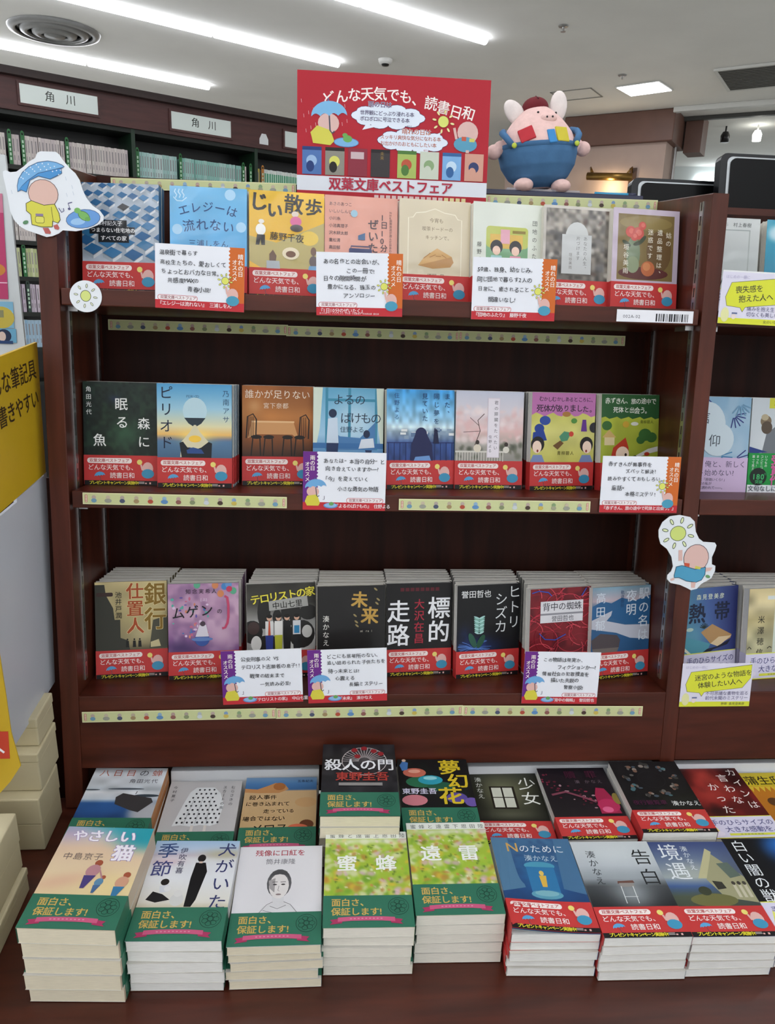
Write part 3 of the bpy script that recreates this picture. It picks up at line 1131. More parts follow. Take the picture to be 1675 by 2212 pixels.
@cover
def tragedy():
    a = Art(105, 148, RES, '#b4a67c', 13)
    a.grad((0, '#b9ab80'), (30, '#c9bd94'), (50, '#a3986e'), (90, '#b8b490'), (148, '#9c9c78')).noise(8, 5, .2)
    a.rect(48, 12, 57, 134, '#c8d2c8')
    a.rect(34, 12, 40, 6, '#d8dedc')
    a.vtext('米澤穂信', 18, 44, 13, '#2c2c22', .006, sp=1.38)
    a.text('I', 66, 14, 30, '#c3c9c3', .02)
    a.vtext('の悲劇', 58, 50, 17, '#4a564c', .002, sp=1.5)
    a.line([(2, 98), (5, 94), (9, 98)], 1.4, '#22221a').line([(38, 98), (42, 95), (46, 97)], 1.4, '#22221a')
    return a


@cover
def cicada():
    a = Art(105, 148, RES, '#cfd6dc', 13)
    a.grad((0, '#d6dae0'), (38, '#cdd4da'), (46, '#b9c2ca'), (52, '#dfe3e8'), (66, '#c9d4de'), (74, '#2f5c98'), (100, '#24487c'), (148, '#2b5080')).noise(10, 6, .1)
    a.blob(98, 92, 28, 26, '#b4b6bc', 1, 3)
    a.ell(8, 47, 12, 1.6, '#5a646e').ell(56, 45, 26, 1.8, '#4a545e').ell(88, 59, 18, 3, '#3a4650')
    a.poly([(46, 62), (54, 54), (96, 64), (100, 72), (84, 92), (72, 88), (48, 76)], '#3c3a3c')
    a.line([(72, 56), (73, 50)], 1, '#2a2a2c')
    for i, (ch, c) in enumerate(zip('八日目の蝉', ('#b0563c', '#b0563c', '#b0563c', '#2c2a30', '#b0563c'))):
        a.text(ch, 9 + 19 * i, 4, 15, c, -.006)
    a.text('角田光代', 56, 24, 9.5, '#4a4a54', -.002, sp=1.1)
    return a


@cover
def skirt():
    a = Art(105, 148, RES, '#c4c2c2', 13)
    a.blob(52, 55, 40, 45, '#aeacb0', .5)
    sk = [(40, 14), (66, 14), (76, 26), (84, 50), (80, 88), (70, 92), (56, 90), (44, 93), (30, 90), (18, 92), (26, 50), (32, 24)]
    a.poly(sk, '#dfe2e4')
    rnd = random.Random(8)
    for j in range(9):
        for i in range(9):
            x, y = 24 + i * 7 + (j % 2) * 3.5, 19 + j * 8.4
            if abs(x - 53) < 12 + (y - 10) * .26:
                a.ell(x, y, 1.5, 1.9, '#26262c', 8)
    for x in (40, 52, 64):
        a.line([(x, 40), (x - 3 + (x - 52) * .3, 90)], .6, '#a8acb0')
    for x in (44, 62):
        a.rect(x, 92, 4, 14, '#d8d2cc')
    a.vtext('むらさきの', 90, 12, 6.5, '#4c4c52', .0, sp=1.35)
    a.vtext('スカートの女', 78, 12, 6.5, '#4c4c52', .0, sp=1.3)
    a.vtext('今村夏子', 6, 12, 6.5, '#4c4c52', .0, sp=1.35)
    return a


@cover
def melos():
    a = Art(105, 148, RES, '#c3a477', 15)
    a.grad((0, '#7f9fc0'), (14, '#4f7db0'), (27, '#3f6a9c'), (30, '#c9aa80'), (148, '#bd9c6c'))
    a.poly([(0, 24), (18, 26), (34, 18), (44, 12), (58, 16), (64, 26), (50, 34), (20, 34), (0, 32)], '#c08a58')
    a.ell(50, 20, 9, 8, '#a86a3a').ell(90, 54, 16, 10, '#c8a070').ell(92, 98, 10, 9, '#6a3c24').ell(80, 104, 14, 7, '#d0684a')
    a.text('五条紀夫', 76, 6, 6, '#22304a', .006)
    for k, (s_, x, sz) in enumerate((('殺人事件', 8, 10), ('に巻き込まれて', 4, 9), ('走っている', 30, 9), ('場合ではない', 2, 10), ('メロス', 16, 17))):
        a.text(s_, x, 38 + k * 14.5, sz, '#1f1812', .008, jit=.35, sp=1.0)
    return a


@cover
def gate():
    a = Art(105, 148, RES, '#17161a', 15)
    a.noise(12, 10, .5, '#3a383c').blob(62, 30, 30, 24, '#6a6468', .5)
    for k in range(18):
        t = R(180 + 10 * k)
        a.line([(60 + 8 * math.cos(t), 38 + 8 * math.sin(t)), (60 + 32 * math.cos(t), 38 + 30 * math.sin(t))], .9, '#b8b0b0')
    a.ring(60, 38, 32, 30, 1, '#c8c0c0')
    for x, y in ((46, 14), (60, 10), (50, 28), (74, 16), (84, 22)):
        a.ell(x, y, 4.5, 4.5, '#8c2028')
    a.text('殺人の門', 3, 34, 25.5, '#e6e8ec', .016, sp=.97, out=('#1a181c', .02))
    a.text('東野圭吾', 19, 62, 19, '#a83a30', .02, sp=.98)
    a.rect(24, 84, 60, 6, '#8c8886')
    return a


@cover
def dreamflower():
    a = Art(105, 148, RES, '#121214', 15)
    a.noise(10, 8, .3, '#1c2a24')
    a.ell(34, 50, 24, 12, '#2a6a4a').ell(60, 60, 20, 10, '#245a44')
    a.ell(24, 30, 17, 10, '#c46a58').ell(24, 27, 9, 4, '#e0a08c').ell(46, 46, 18, 10, '#2f9ab0').ell(46, 42, 10, 4, '#8fd0d8').ell(20, 88, 18, 11, '#c87a84').ell(80, 84, 15, 11, '#5a4a98').ell(100, 92, 10, 9, '#6a55a0')
    a.poly([(8, 4), (16, 8), (14, 24), (6, 26), (3, 14)], '#4a7ab8').ell(10, 3, 3, 3, '#d8b8a0')
    a.text('夢', 60, 2, 34, '#d6bb2c', .02)
    a.text('幻', 70, 33, 32, '#d6bb2c', .02)
    a.text('花', 54, 62, 36, '#d6bb2c', .02)
    a.text('東野圭吾', 3, 64, 12.5, '#e0dcf0', .014)
    return a


@cover
def girl():
    a = Art(105, 148, RES, '#3f4030', 15)
    a.grad((0, '#2f3024'), (40, '#4c4d3a'), (75, '#3c3e30'), (105, '#1b1c16'), (148, '#14150f')).blob(44, 40, 34, 34, '#7c7d60', .7).blob(0, 60, 20, 70, '#14150f', .7).blob(105, 60, 18, 70, '#14150f', .7).blob(50, 92, 36, 10, '#6a6c58', .6)
    a.rect(27, 32, 38, 48, '#241f16')
    for i in range(2):
        for j in range(2):
            a.rect(30 + 17 * i, 35 + 22 * j, 14.5, 20, '#cfd1c2')
    a.vtext('少女', 72, 12, 29, '#eceee8', .002, sp=1.1)
    a.vtext('湊かなえ', 7, 12, 11, '#dfe2da', .002, sp=1.1)
    return a


@cover
def atone():
    a = Art(105, 148, RES, '#171318', 15)
    a.noise(8, 7, .4, '#241a22')
    rnd = random.Random(2)
    for k in range(40):
        x = rnd.uniform(0, 70)
        a.ell(x, 30 + x * .6 + rnd.gauss(0, 9), rnd.uniform(1, 3), rnd.uniform(1, 2.4), rnd.choice(('#6a2438', '#8c3048', '#b08a94', '#4a1a28')), 10)
    a.line([(8, 60), (30, 54), (54, 66), (70, 76)], 4, '#7a4050')
    a.poly([(70, 100), (72, 62), (78, 46), (90, 48), (96, 66), (100, 100)], '#9c2448')
    a.ell(86, 84, 16, 14, '#b42c58').ell(82, 92, 8, 6, '#d8608a').ell(102, 70, 6, 12, '#8a7a3a')
    a.text('贖', 38, 8, 18, '#4a2034', .004)
    a.text('罪', 70, 8, 18, '#4a2034', .004)
    a.text('湊 かなえ', 50, 29, 8, '#70606a', .002, sp=1.2)
    return a


@cover
def wheel():
    a = Art(105, 148, RES, '#141416', 15)
    a.noise(8, 6, .25)
    rnd = random.Random(6)
    for k in range(9):
        t = R(40 * k - 90)
        x, y = 52 + 34 * math.cos(t), 42 + 32 * math.sin(t)
        for j in range(7):
            a.ell(x + rnd.uniform(-7, 7), y + rnd.uniform(-6, 6), rnd.uniform(2, 4), rnd.uniform(1.5, 4), rnd.choice(('#5f5c58', '#4a6a70', '#8a8078', '#3a3836', '#74584a', '#45505a')), 10)
    a.ring(52, 42, 20, 18, .5, '#2a2a2c')
    a.text('夜行観覧車', 6, 86, 10, '#4c1c3c', .006)
    a.text('湊かなえ', 62, 88, 10.5, '#e4e6e4', .004, sp=1.0)
    return a


@cover
def cain():
    a = Art(105, 148, RES, '#6e1a1a', 15)
    a.grad((0, '#7c2020'), (60, '#8c2622'), (148, '#4a1212')).noise(9, 7, .5, '#35100e').blob(90, 20, 26, 40, '#240c0c', .8).blob(6, 16, 20, 20, '#240c0c', .7).blob(40, 20, 16, 26, '#b8443a', .8, 1, 30).blob(36, 60, 22, 16, '#a83c34', .7).blob(60, 36, 14, 24, '#b04438', .6, 1, -20).blob(30, 94, 20, 10, '#2a0e0e', .8)
    a.vtext('カインは', 84, 2, 17, '#ece6e2', .0, sp=1.4)
    a.vtext('言わな', 64, 14, 18, '#ece6e2', .0, sp=1.35)
    a.vtext('かった', 40, 34, 18, '#ece6e2', .0, sp=1.35)
    a.vtext('芦沢央', 2, 46, 12, '#b49a94', -.004, sp=1.7)
    return a


@cover
def mansion():
    a = Art(105, 148, RES, '#b8801f', 15)
    a.grad((0, '#c9b42c'), (30, '#c8b42a'), (34, '#c07a24'), (148, '#a8681e'))
    a.text('蒲生邸事件', 2, 8, 21, '#332c10', .012)
    for k in range(12):
        a.poly([(9 * k, 32), (9 * k + 9, 32), (9 * k + 4, 44)], '#d8b83a')
    a.ell(24, 66, 10, 9, '#5a3a20').ell(46, 78, 12, 10, '#5a8a8c')
    return a


@cover
def cat():
    a = Art(105, 148, RES, '#e0c3a8', 17)
    a.grad((0, '#8fb8c4'), (14, '#d0c4c0'), (34, '#dfc2a4'), (70, '#e2cba6'), (148, '#dcc48e')).blob(104, 6, 46, 30, '#2a9aa8', 1, 2).blob(70, -6, 40, 16, '#3aa2b0', .9).blob(8, 8, 24, 16, '#b49cc0', .6).blob(24, 84, 40, 10, '#d8a890', .6, 1, -14).blob(80, 90, 30, 20, '#e8d490', .6)
    a.text('やさしい', 9, 5, 20, '#f3eef6', .024, jit=.3, sp=.98, out=('#9c84b4', .03))
    a.text('猫', 67, 28, 26, '#f3eef6', .03, out=('#9c84b4', .03))
    a.text('中島京子', 11, 42, 11.5, '#7a6a66', -.002, sp=1.05)
    for x, y, s_, c1, c2 in ((54, 64, 1.15, '#b8858c', '#4a3f7a'), (66, 82, .7, '#5f8cac', '#4a6a94'), (92, 80, 1.05, '#cf9c80', '#3a78a0')):
        a.ell(x + 3, y - 6 * s_, 4 * s_, 4 * s_, '#a5563c').ell(x, y + 4 * s_, 7 * s_, 8 * s_, c1, 14, 20).poly([(x - 7 * s_, y + 10 * s_), (x + 5 * s_, y + 10 * s_), (x - 2 * s_, y + 26 * s_), (x - 6 * s_, y + 26 * s_)], c2)
    a.line([(62, 68), (68, 80)], 1.6, '#b8858c')
    return a


@cover
def dogseason():
    a = Art(105, 148, RES, '#dcdfe4', 17)
    a.grad((0, '#9fbcd8'), (14, '#b4c6dc'), (24, '#c3bcc8'), (30, '#d8dade'), (60, '#dfe2e6'), (95, '#d8d6cc'), (105, '#c2b79c'), (148, '#c2b79c')).blob(88, 22, 26, 8, '#b4b08c', .8).blob(20, 34, 20, 6, '#d4a8b4', .5)
    a.ell(62, 29, 5, 6, '#201c1c').poly([(56, 36), (68, 36), (72, 50), (66, 92), (62, 102), (54, 102), (54, 60)], '#131214').rect(60, 34, 4, 3, '#d8c0b0')
    a.ell(25, 66, 5, 5, '#201c1c').poly([(20, 72), (30, 70), (32, 80), (22, 82)], '#d0d4dc').poly([(8, 92), (14, 80), (26, 84), (36, 92), (20, 96)], '#17161a').ell(30, 76, 4, 4, '#dfe0e2')
    a.ell(44, 92, 8, 9, '#cfd0ce').ell(44, 83, 5, 5, '#d8d8d6')
    a.vtext('犬がいた', 80, 4, 23, '#343a68', .004, sp=1.16)
    a.text('季', 5, 4, 26, '#3a5080', .004)
    a.text('節', 3, 33, 26, '#454a80', .004)
    a.vtext('伊吹有喜', 33, 12, 10, '#4a4a64', .0, sp=1.06)
    return a


@cover
def lipstick():
    a = Art(105, 148, RES, '#dddcdf', 17)
    a.blob(52, 86, 40, 30, '#d4d3d6', .6)
    a.text('残像に口紅を', 20, 6, 10.6, '#a83040', .01, sp=1.0)
    a.text('筒井康隆', 34, 21, 9.4, '#6a6a70', .0, sp=1.0)
    a.poly([(30, 105), (36, 94), (46, 90), (46, 80), (60, 80), (60, 90), (70, 94), (78, 105)], '#d2d2d4')
    a.ell(53, 60, 15, 22, '#5f5f62').ell(53, 64, 12, 19, '#dcd8d6')
    a.poly([(40, 54), (44, 42), (53, 39), (62, 42), (66, 54), (62, 48), (53, 46), (44, 48)], '#4a4a4c')
    a.poly([(40, 56), (48, 52), (48, 74), (42, 68)], '#a09c9c')
    for x in (48, 58):
        a.ell(x, 62, 2.6, 1.1, '#3c3a3c', 10).line([(x - 3.4, 58.4), (x + 3, 58)], .8, '#4a484a')
    a.line([(53, 64), (52, 71), (54, 72)], .6, '#8a8686').ell(53, 77, 3.4, 1.2, '#8c7c7c', 10)
    for pts in ([(30, 106), (40, 92), (47, 88)], [(78, 106), (68, 92), (60, 88)], [(44, 94), (53, 98), (63, 93)], [(36, 100), (50, 104)]):
        a.line(pts, .6, '#77777a')
    return a


def meadow(kanji, vol):
    a = Art(105, 148, 1.7, '#9db83c', 19 + len(vol))
    cols = ('#8fb838', '#b8c454', '#d2b43c', '#6f9c30', '#c9cfa0', '#a8c84c', '#d8d8b8', '#b07c3c', '#84ac3a', '#c8a8b8')
    a.spk(330, 4.6, cols, .75)
    a.spk(120, 1.8, ('#5c7c2c', '#e8e4c8', '#c87850', '#4f6c2c', '#d8b0b8'), .8)
    a.rect(0, 0, 105, 12, '#dfe2da')
    a.blob(52, 16, 60, 5, '#d8dcc8', .7)
    a.text('蜜蜂と遠雷' + vol + '恩田陸', 5, 3, 8, '#4a524a', .002, sp=1.42)
    a.text(kanji[0], 14, 40, 27, '#edf0ea', .02)
    a.text(kanji[1], 63, 40, 27, '#edf0ea', .02)
    return a


@cover
def bees(): return meadow('蜜蜂', '上')


@cover
def thunder(): return meadow('遠雷', '下')


@cover
def forn():
    a = Art(105, 148, RES, '#35618c', 17)
    a.grad((0, '#3f6a90'), (50, '#2f5480'), (80, '#234a7c'), (148, '#1c3660')).noise(24, 18, .35, '#24406a').blob(56, 64, 22, 26, '#2a7ab0', .8)
    a.poly([(0, 0), (22, 0), (30, 84), (0, 92)], '#4f7898').poly([(105, 0), (84, 0), (78, 84), (105, 92)], '#456e92')
    a.ell(55, 48, 20, 7, '#4a94b0').rect(37, 50, 36, 44, '#2f74a4').ell(55, 94, 20, 7, '#5a9ab0').ell(55, 92, 15, 4.5, '#7ab0bc')
    a.ell(55, 60, 3, 4, '#e0c060').poly([(51, 64), (60, 64), (58, 82), (52, 82)], '#d8b048')
    a.text('N', 17, 6, 22, '#c9a15c', .006)
    a.text('のために', 34, 12, 14.5, '#dfe8ee', .0, sp=1.04)
    a.text('湊かなえ', 38, 30, 11, '#bcd0dc', -.002, sp=1.0)
    return a


@cover
def confess():
    a = Art(105, 148, RES, '#aeb4b8', 17)
    a.grad((0, '#c2c8ca'), (40, '#b0b8be'), (62, '#8f979c'), (74, '#43474a'), (105, '#1d1f21'), (148, '#141516')).blob(56, 84, 26, 24, '#a8b0b4', .7).blob(54, 20, 50, 22, '#ccd4d6', .7)
    a.poly([(43, 66), (63, 65), (64, 69), (42, 70)], '#6a4a40').rect(44, 69, 18, 6, '#8c8884')
    for x in (45, 60):
        a.line([(x, 74), (x - 1, 100)], 1, '#d4d8d8')
    a.line([(44, 90), (61, 90)], .8, '#d4d8d8')
    a.vtext('告白', 74, 14, 27, '#1f2224', .0, sp=1.2)
    a.vtext('湊かなえ', 15, 16, 13, '#33383a', .0, sp=1.1)
    return a


@cover
def fate():
    a = Art(105, 148, RES, '#4a5a80', 17)
    a.grad((0, '#3a4878'), (34, '#6a7a94'), (60, '#9aa4a4'), (74, '#3f5a8c'), (90, '#4a5444'), (148, '#2c3228')).blob(100, 60, 24, 40, '#2c3450', .6).blob(40, 50, 26, 16, '#b4b8a8', .5)
    a.poly([(44, 62), (74, 12), (80, 18), (56, 62)], '#b8b48c')
    a.poly([(54, 64), (78, 22), (105, 60), (105, 100), (66, 92)], '#9c9a78')
    a.poly([(78, 38), (94, 36), (102, 58), (86, 62)], '#5c6a60')
    a.poly([(60, 66), (72, 68), (74, 78), (62, 80)], '#34342c')
    for x in (84, 91, 98):
        a.poly([(x, 70), (x + 4, 70), (x + 4, 92), (x, 92)], '#c0bca4').ell(x + 2, 70, 2.5, 3, '#403c34')
    a.ell(50, 96, 30, 10, '#6c6c40')
    a.ell(44, 82, 8, 7, '#3a4030')
    a.vtext('境遇', 8, 4, 30, '#e2e8ec', .0, sp=1.05)
    a.vtext('湊かなえ', 40, 8, 10, '#d8e0e4', .0, sp=1.05)
    return a


@cover
def beast():
    a = Art(105, 148, RES, '#0f1013', 17)
    a.blob(84, 20, 34, 30, '#2a6ab8', 1, 2).blob(80, 44, 26, 20, '#0b1426', .9)
    a.vtext('白い闇の獣', 8, 3, 21, '#e6ebee', .002, sp=.98)
    a.vtext('伊岡瞬', 46, 58, 13, '#e6ebee', .002, sp=1.1)
    return a


_art_cache = {}
FILM = ('town', 'elegy', 'walk', 'radio', 'pie', 'friends', 'arch', 'rose', 'greybox', 'teal')


def art(k, band):
    if k not in _art_cache:
        me = COV[k]().done('cover_print', P_FILM if k in FILM else P_GLOSS)
        # trim to the cover; what the paper band would hide is cut away too
        bm = bmesh.new()
        bm.from_mesh(me)
        lo = BANDS[band][0] / 1000 - .0006 if band else 0
        for co, no in (((0, 0, lo), (0, 0, 1)), ((0, 0, .148), (0, 0, -1)), ((0, 0, 0), (1, 0, 0)), ((.105, 0, 0), (-1, 0, 0))):
            bmesh.ops.bisect_plane(bm, geom=bm.verts[:] + bm.edges[:] + bm.faces[:], dist=1e-7, plane_co=co, plane_no=no, clear_inner=True)
        bm.to_mesh(me)
        bm.free()
        _art_cache[k] = me
    return _art_cache[k]


BANDS = {'red': (43, band_red, '#c33837'), 'green': (45, band_green, '#2f6e57'), 'lilac': (43, band_lilac, '#d0cde6'), 'pink': (54, band_pink, '#cdb6d8'), 'vivid': (62, band_vivid, '#15913f')}
_bm = {}


def band_mesh(kind, t, top=True):
    k = (kind, round(t, 4), top)
    if k not in _bm:
        hb, fn, c = BANDS[kind]
        if kind not in _bm:
            _bm[kind] = fn()
        m = MB()
        e, g = .0002, .0002
        h = hb / 1000
        w = .105
        z0 = .0003 if top else .004
        m.box(-e - g, w + e + g, -e - g, -e, z0, h, c)
        m.box(-e - g, w + e + g, t + .0001, t + .0001 + g, z0, h, c)
        m.box(-e - g, -e, -e, t + .0001, z0, h, c)
        m.box(w + e, w + e + g, -e, t + .0001, z0, h, c)
        _bm[k] = m.mesh('paper_band', P_OBI)
    return _bm[k], _bm[kind]


_ck = {}


def book_meshes(t, cc, pg, top=True):
    k = (round(t, 4), cc, pg.name, top)
    if k not in _ck:
        m = MB()
        w, h, g = .105, .148, .0003
        b = cc if top else '#c9c6be'
        m.box(0, w, 0, g, 0, h, b)
        m.box(0, w, t - g, t, 0, h, '#c9c6be')
        m.box(w - g, w, g, t - g, 0, h, cc)
        p = MB().box(.0008, w - g, g, t - g, .0005, h - .0012)
        _ck[k] = (m.mesh('cover', P_GLOSS), p.mesh('page_block', pg))
    return _ck[k]


ORD = ('second', 'third', 'fourth', 'fifth', 'sixth', 'seventh', 'eighth')


def make_book(M, t, cc, label, group, key=None, band=None, pg=None, bfn=None):
    """a paperback: cover (> cover_print), page_block, paper_band (> band_print); its origin is the lower left front corner"""
    root = empty('paperback', M, label, 'book', group)
    cm_, pm_ = book_meshes(t, cc, pg or PAGES, bool(key))
    if bfn:
        cm_ = bend(cm_.copy(), 10, bfn)
    c = put('cover', cm_, root)
    put('page_block', pm_, root)
    if key:
        a = art(key, band)
        if bfn:
            a = a.copy()
            for v in a.vertices:
                v.co.y -= .0003
            a = bend(a, 10, bfn)
        put('cover_print', a, c)
    if band:
        bm_, pr_ = band_mesh(band, t, bool(key))
        off = Matrix.Translation((0, -.00042, 0))
        if bfn:
            bm_ = bm_.copy()
            for v in bm_.vertices:
                v.co.y -= .0009
            bm_ = bend(bm_, 10, bfn)
            pr_ = pr_.copy()
            for v in pr_.vertices:
                v.co.y -= .0022
            pr_ = bend(pr_, 10, bfn)
            off = None
        b = put('paper_band', bm_, root)
        if key:
            put('band_print', pr_, b, off)
    return root


# ------------------------------------------------------------------ the room
ZC = 3.26
FLOOR = -.25
room = mat('ceiling_paint', '#eeeeea', .9, .03, 2)
fl = MB().box(-7, 12, -8, 16, FLOOR - .1, FLOOR).build('floor', mat('floor_vinyl', '#bdbcb6', .5, .08, 3))
tag(fl, kind='structure')
ce = MB().box(-7, 12, -8, 16, ZC, ZC + .1).build('ceiling', room)
tag(ce, kind='structure')
AZ = 57.5
dv = Vector((math.sin(R(AZ)), math.cos(R(AZ)), 0))
nv = Vector((-dv.y, dv.x, 0))


def frame(p, d):
    """x along d, y away behind it, z up"""
    d = Vector(d).normalized()
    n = Vector((-d.y, d.x, 0))
    return Matrix(((d.x, n.x, 0, p[0]), (d.y, n.y, 0, p[1]), (0, 0, 1, p[2]), (0, 0, 0, 1)))


wallm = mat('wall_paint', '#b9aa98', .85, .03, 3)
wb = MB().box(-9, .45, 0, .1, FLOOR, ZC).build('wall_back', wallm, None, frame((2.75, 10.36, 0), (.82, -.57, 0)))
tag(wb, kind='structure')
wr = MB().box(-3.0, 6, 0, .1, FLOOR, ZC).build('wall_right', mat('pale_wall', '#dfe6e6', .8, .02, 3), None, frame((5.9, 10.9, 0), (.96, -.28, 0)))
tag(wr, kind='structure')

# ceiling tubes, laid end to end in rows parallel to the rear bookcase
tube_mat = mat('tube_glow', '#f6f8ff', .4, 0, 1, emit=TUBE_POWER)
hous = mat('lamp_housing', '#d8d8d4', .5, .02)
tb_h = MB().box(0, 1.2, -.022, .022, ZC - .016, ZC - .002).mesh('housing', hous)
tb = MB()
prof = [(math.cos(R(180 + 180 * k / 8)) * .036, math.sin(R(180 + 180 * k / 8)) * .036) for k in range(9)]
tb.hexa([(.004, y, ZC - .014 + z) for y, z in prof], [(1.19, y, ZC - .014 + z) for y, z in prof])
tb_t = tb.mesh('glowing_tube', tube_mat)
rowsT = [('far row above the rear bookcase', Vector((-1.864, 7.147, 0)), (-3, -2, -1, 0)),
         ('middle row left of the red sign', Vector((-.563, 6.079, 0)), (-5, -4, -3, -2, -1, 0)),
         ('row passing above the red sign', Vector((.599, 5.209, 0)), (-5, -4, -3, -2, -1, 0)),
         ('added row overhead in front of the display', Vector((1.9, 4.0, 0)), (-6, -5, -4)),  # this row and those below are unseen, added to light the display
         ('added row over the aisle before the display', Vector((3.1, 3.0, 0)), (-6, -5, -4)),
         ('row behind the viewer', Vector((4.1, 1.9, 0)), (-6, -5, -4, -3, -2)),
         ('second row behind the viewer', Vector((3.5, -.95, 0)), (-5, -4, -3, -2, -1)),  # unseen rows from here on are placed to glint on top-shelf covers
         ('third row behind the viewer', Vector((3.5, -2.35, 0)), (-5, -4, -3, -2, -1)),
         ('fourth row behind the viewer', Vector((3.5, -3.4, 0)), (-5, -4, -3, -2, -1))]
for desc, p, ks in rowsT:
    for n_, k in enumerate(reversed(ks)):
        q_ = p + dv * 1.215 * k
        t_ = empty('tube_light', frame((q_.x, q_.y, 0), dv), 'white ceiling tube, ' + ('first' if n_ == 0 else ORD[n_ - 1]) + ' from the far end, ' + desc, 'ceiling light', 'ceiling tube lights')
        put('housing', tb_h, t_)
        put('glowing_tube', tb_t, t_)
# square panel light
pl = empty('panel_light', frame((3.09, 7.0, 0), (.31, -.29, 0)), 'square glowing panel light in the ceiling above the pillar', 'ceiling light')
MB().box(0, .43, 0, .38, ZC - .012, ZC - .002).build('frame', hous, pl)
MB().box(.015, .415, .015, .365, ZC - .016, ZC - .011).build('diffuser', mat('panel_glow', '#f4f7ff', .4, 0, 1, emit=9), pl)
# round air diffuser
av = empty('air_diffuser', T((-1.89, 6.32, ZC)), 'round ceiling air diffuser with concentric metal rings', 'air vent')
vm = mat('vent_metal', '#8f9090', .35, .06, 20, metal=.6)
for k, (a_, b_) in enumerate(((.36, .30), (.27, .21), (.18, .11))):
    MB().lathe([(a_, -.002), (a_ - .01, -.02 - .008 * k), (b_, -.03 - .012 * k), (b_ - .008, -.012), (a_ - .03, -.002)], 40).build('ring', vm, av, None, True)
MB().lathe([(.09, -.002), (.08, -.05), (.0, -.055)], 24).build('centre_cone', vm, av, None, True)
MB().lathe([(.345, -.003), (.0, -.003)], 32).build('dark_throat', BLACK, av)
# ceiling grille
vg = empty('ceiling_grille', frame((3.75, 6.28, ZC), (.37, -.27, 0)), 'dark slatted ceiling grille in the upper right corner', 'air vent')
MB().box(0, 1.4, 0, .70, -.006, -.002).build('backing', BLACK, vg)
gm = mat('grille_slat', '#5c5b56', .6, .05)
sl = MB().box(0, 1.4, -.012, .012, -.02, -.007).mesh('slat', gm)
for k in range(14):
    put('slat', sl, vg, T((0, .03 + .05 * k, 0)))
MB().box(-.03, 1.43, -.03, 0, -.022, -.002).box(-.03, 1.43, .70, .73, -.022, -.002).box(-.03, 0, 0, .7, -.022, -.002).build('rim', hous, vg)
# small ceiling fittings
sd = empty('smoke_detector', T((.854, 6.574, ZC)), 'small dark-lensed round detector on the ceiling left of the sign', 'detector')
MB().lathe([(.0, -.04), (.05, -.04), (.06, -.02), (.065, -.001)], 20).build('base', hous, sd, None, True)
MB().lathe([(.0, -.055), (.03, -.052), (.035, -.038)], 16).build('lens', BLACK, sd, None, True)
sk_ = empty('sprinkler', T((2.123, 5.458, ZC)), 'small sprinkler head on the ceiling above the plush toy', 'sprinkler')
MB().lathe([(.0, -.012), (.035, -.01), (.04, -.001)], 16).build('plate', STEEL, sk_, None, True)
MB().tube([(0, 0, -.01), (0, 0, -.04)], .008).lathe([(0, -.046), (.02, -.044), (.02, -.04), (0, -.04)], 12).build('head', STEEL, sk_)
s2_ = empty('sprinkler', T((3.02, 6.62, ZC)), 'small sprinkler head on the ceiling beside the square panel light', 'sprinkler')
MB().lathe([(.0, -.012), (.035, -.01), (.04, -.001)], 16).build('plate', STEEL, s2_, None, True)
MB().tube([(0, 0, -.01), (0, 0, -.04)], .008).build('head', STEEL, s2_)
hm = frame((2.55, 7.34, ZC), (.336, -.249, 0))
h_ = MB()
for b_ in ((0, .42, 0, .012), (0, .42, .36, .372), (0, .012, 0, .372), (.408, .42, 0, .372)):
    h_.box(b_[0], b_[1], b_[2], b_[3], -.006, -.001)
tag(h_.build('trim_1', mat('hatch_rim', '#8f8f8a', .6), None, hm), kind='structure')
e_ = MB().box(0, 3.5, 0, .08, -.05, -.002).build('trim_2', hous, None, frame((3.95, 7.62, ZC), (.84, -.545, 0)))
tag(e_, kind='structure')
e2 = MB().box(0, 3.5, 0, .06, -.04, -.002).build('trim_3', mat('dark_track', '#4c4c4a', .5), None, frame((4.23, 8.03, ZC), (.848, -.53, 0)))
tag(e2, kind='structure')
for k, (x, y, l_) in enumerate(((4.9, 8.35, 'dark spotlight hanging from the ceiling track beside the pillar'), (5.2, 8.2, 'lit spotlight hanging from the ceiling track at the far right'))):
    s_ = empty('track_spotlight', T((x, y, ZC)), l_, 'spotlight')
    MB().tube([(0, 0, 0), (0, 0, -.06)], .01).build('stem', BLACK if k == 0 else hous, s_)
    MB().lathe([(.0, -.17), (.045, -.17), (.05, -.1), (.03, -.06), (0, -.055)], 18).build('lamp_head', BLACK if k == 0 else mat('spot_glow', '#fdfcf2', .5, 0, 1, emit=6), s_, None, True)

# pillar with wooden collar and picture light
pil = empty('pillar', frame((3.99, 7.65, 0), (.82, -.573, 0)), 'pinkish plaster pillar with a brown wooden collar at the ceiling', 'pillar', kind='structure')
MB().box(-1.9, -.07, .06, .62, FLOOR, 2.97).build('shaft', mat('pink_plaster', '#b39c90', .8, .04, 6), pil)
MB().box(-1.2, 0, 0, .66, 2.945, ZC - .001).build('collar', mat('collar_wood', '#6a4a3e', .5, .12, 4), pil, None, False, .01)
MB().box(.02, .2, .5, .8, 2.9, ZC - .001).build('collar_block', mat('collar_wood', '#6a4a3e'), pil)
MB().tube([(-.045, .40, FLOOR), (-.045, .40, 2.97)], .018).build('pipe', STEEL, pil)
brass = mat('brass', '#8a6a36', .35, .1, 20, metal=.9)
lp = empty('picture_light', frame((3.99, 7.65, 0), (.82, -.573, 0)), 'brass picture light on a curved bracket fixed to the pillar', 'wall lamp')
MB().tube([(-.86, -.07, 2.62), (-.36, -.07, 2.59)], .04, 14).build('shade', brass, lp, None, True)
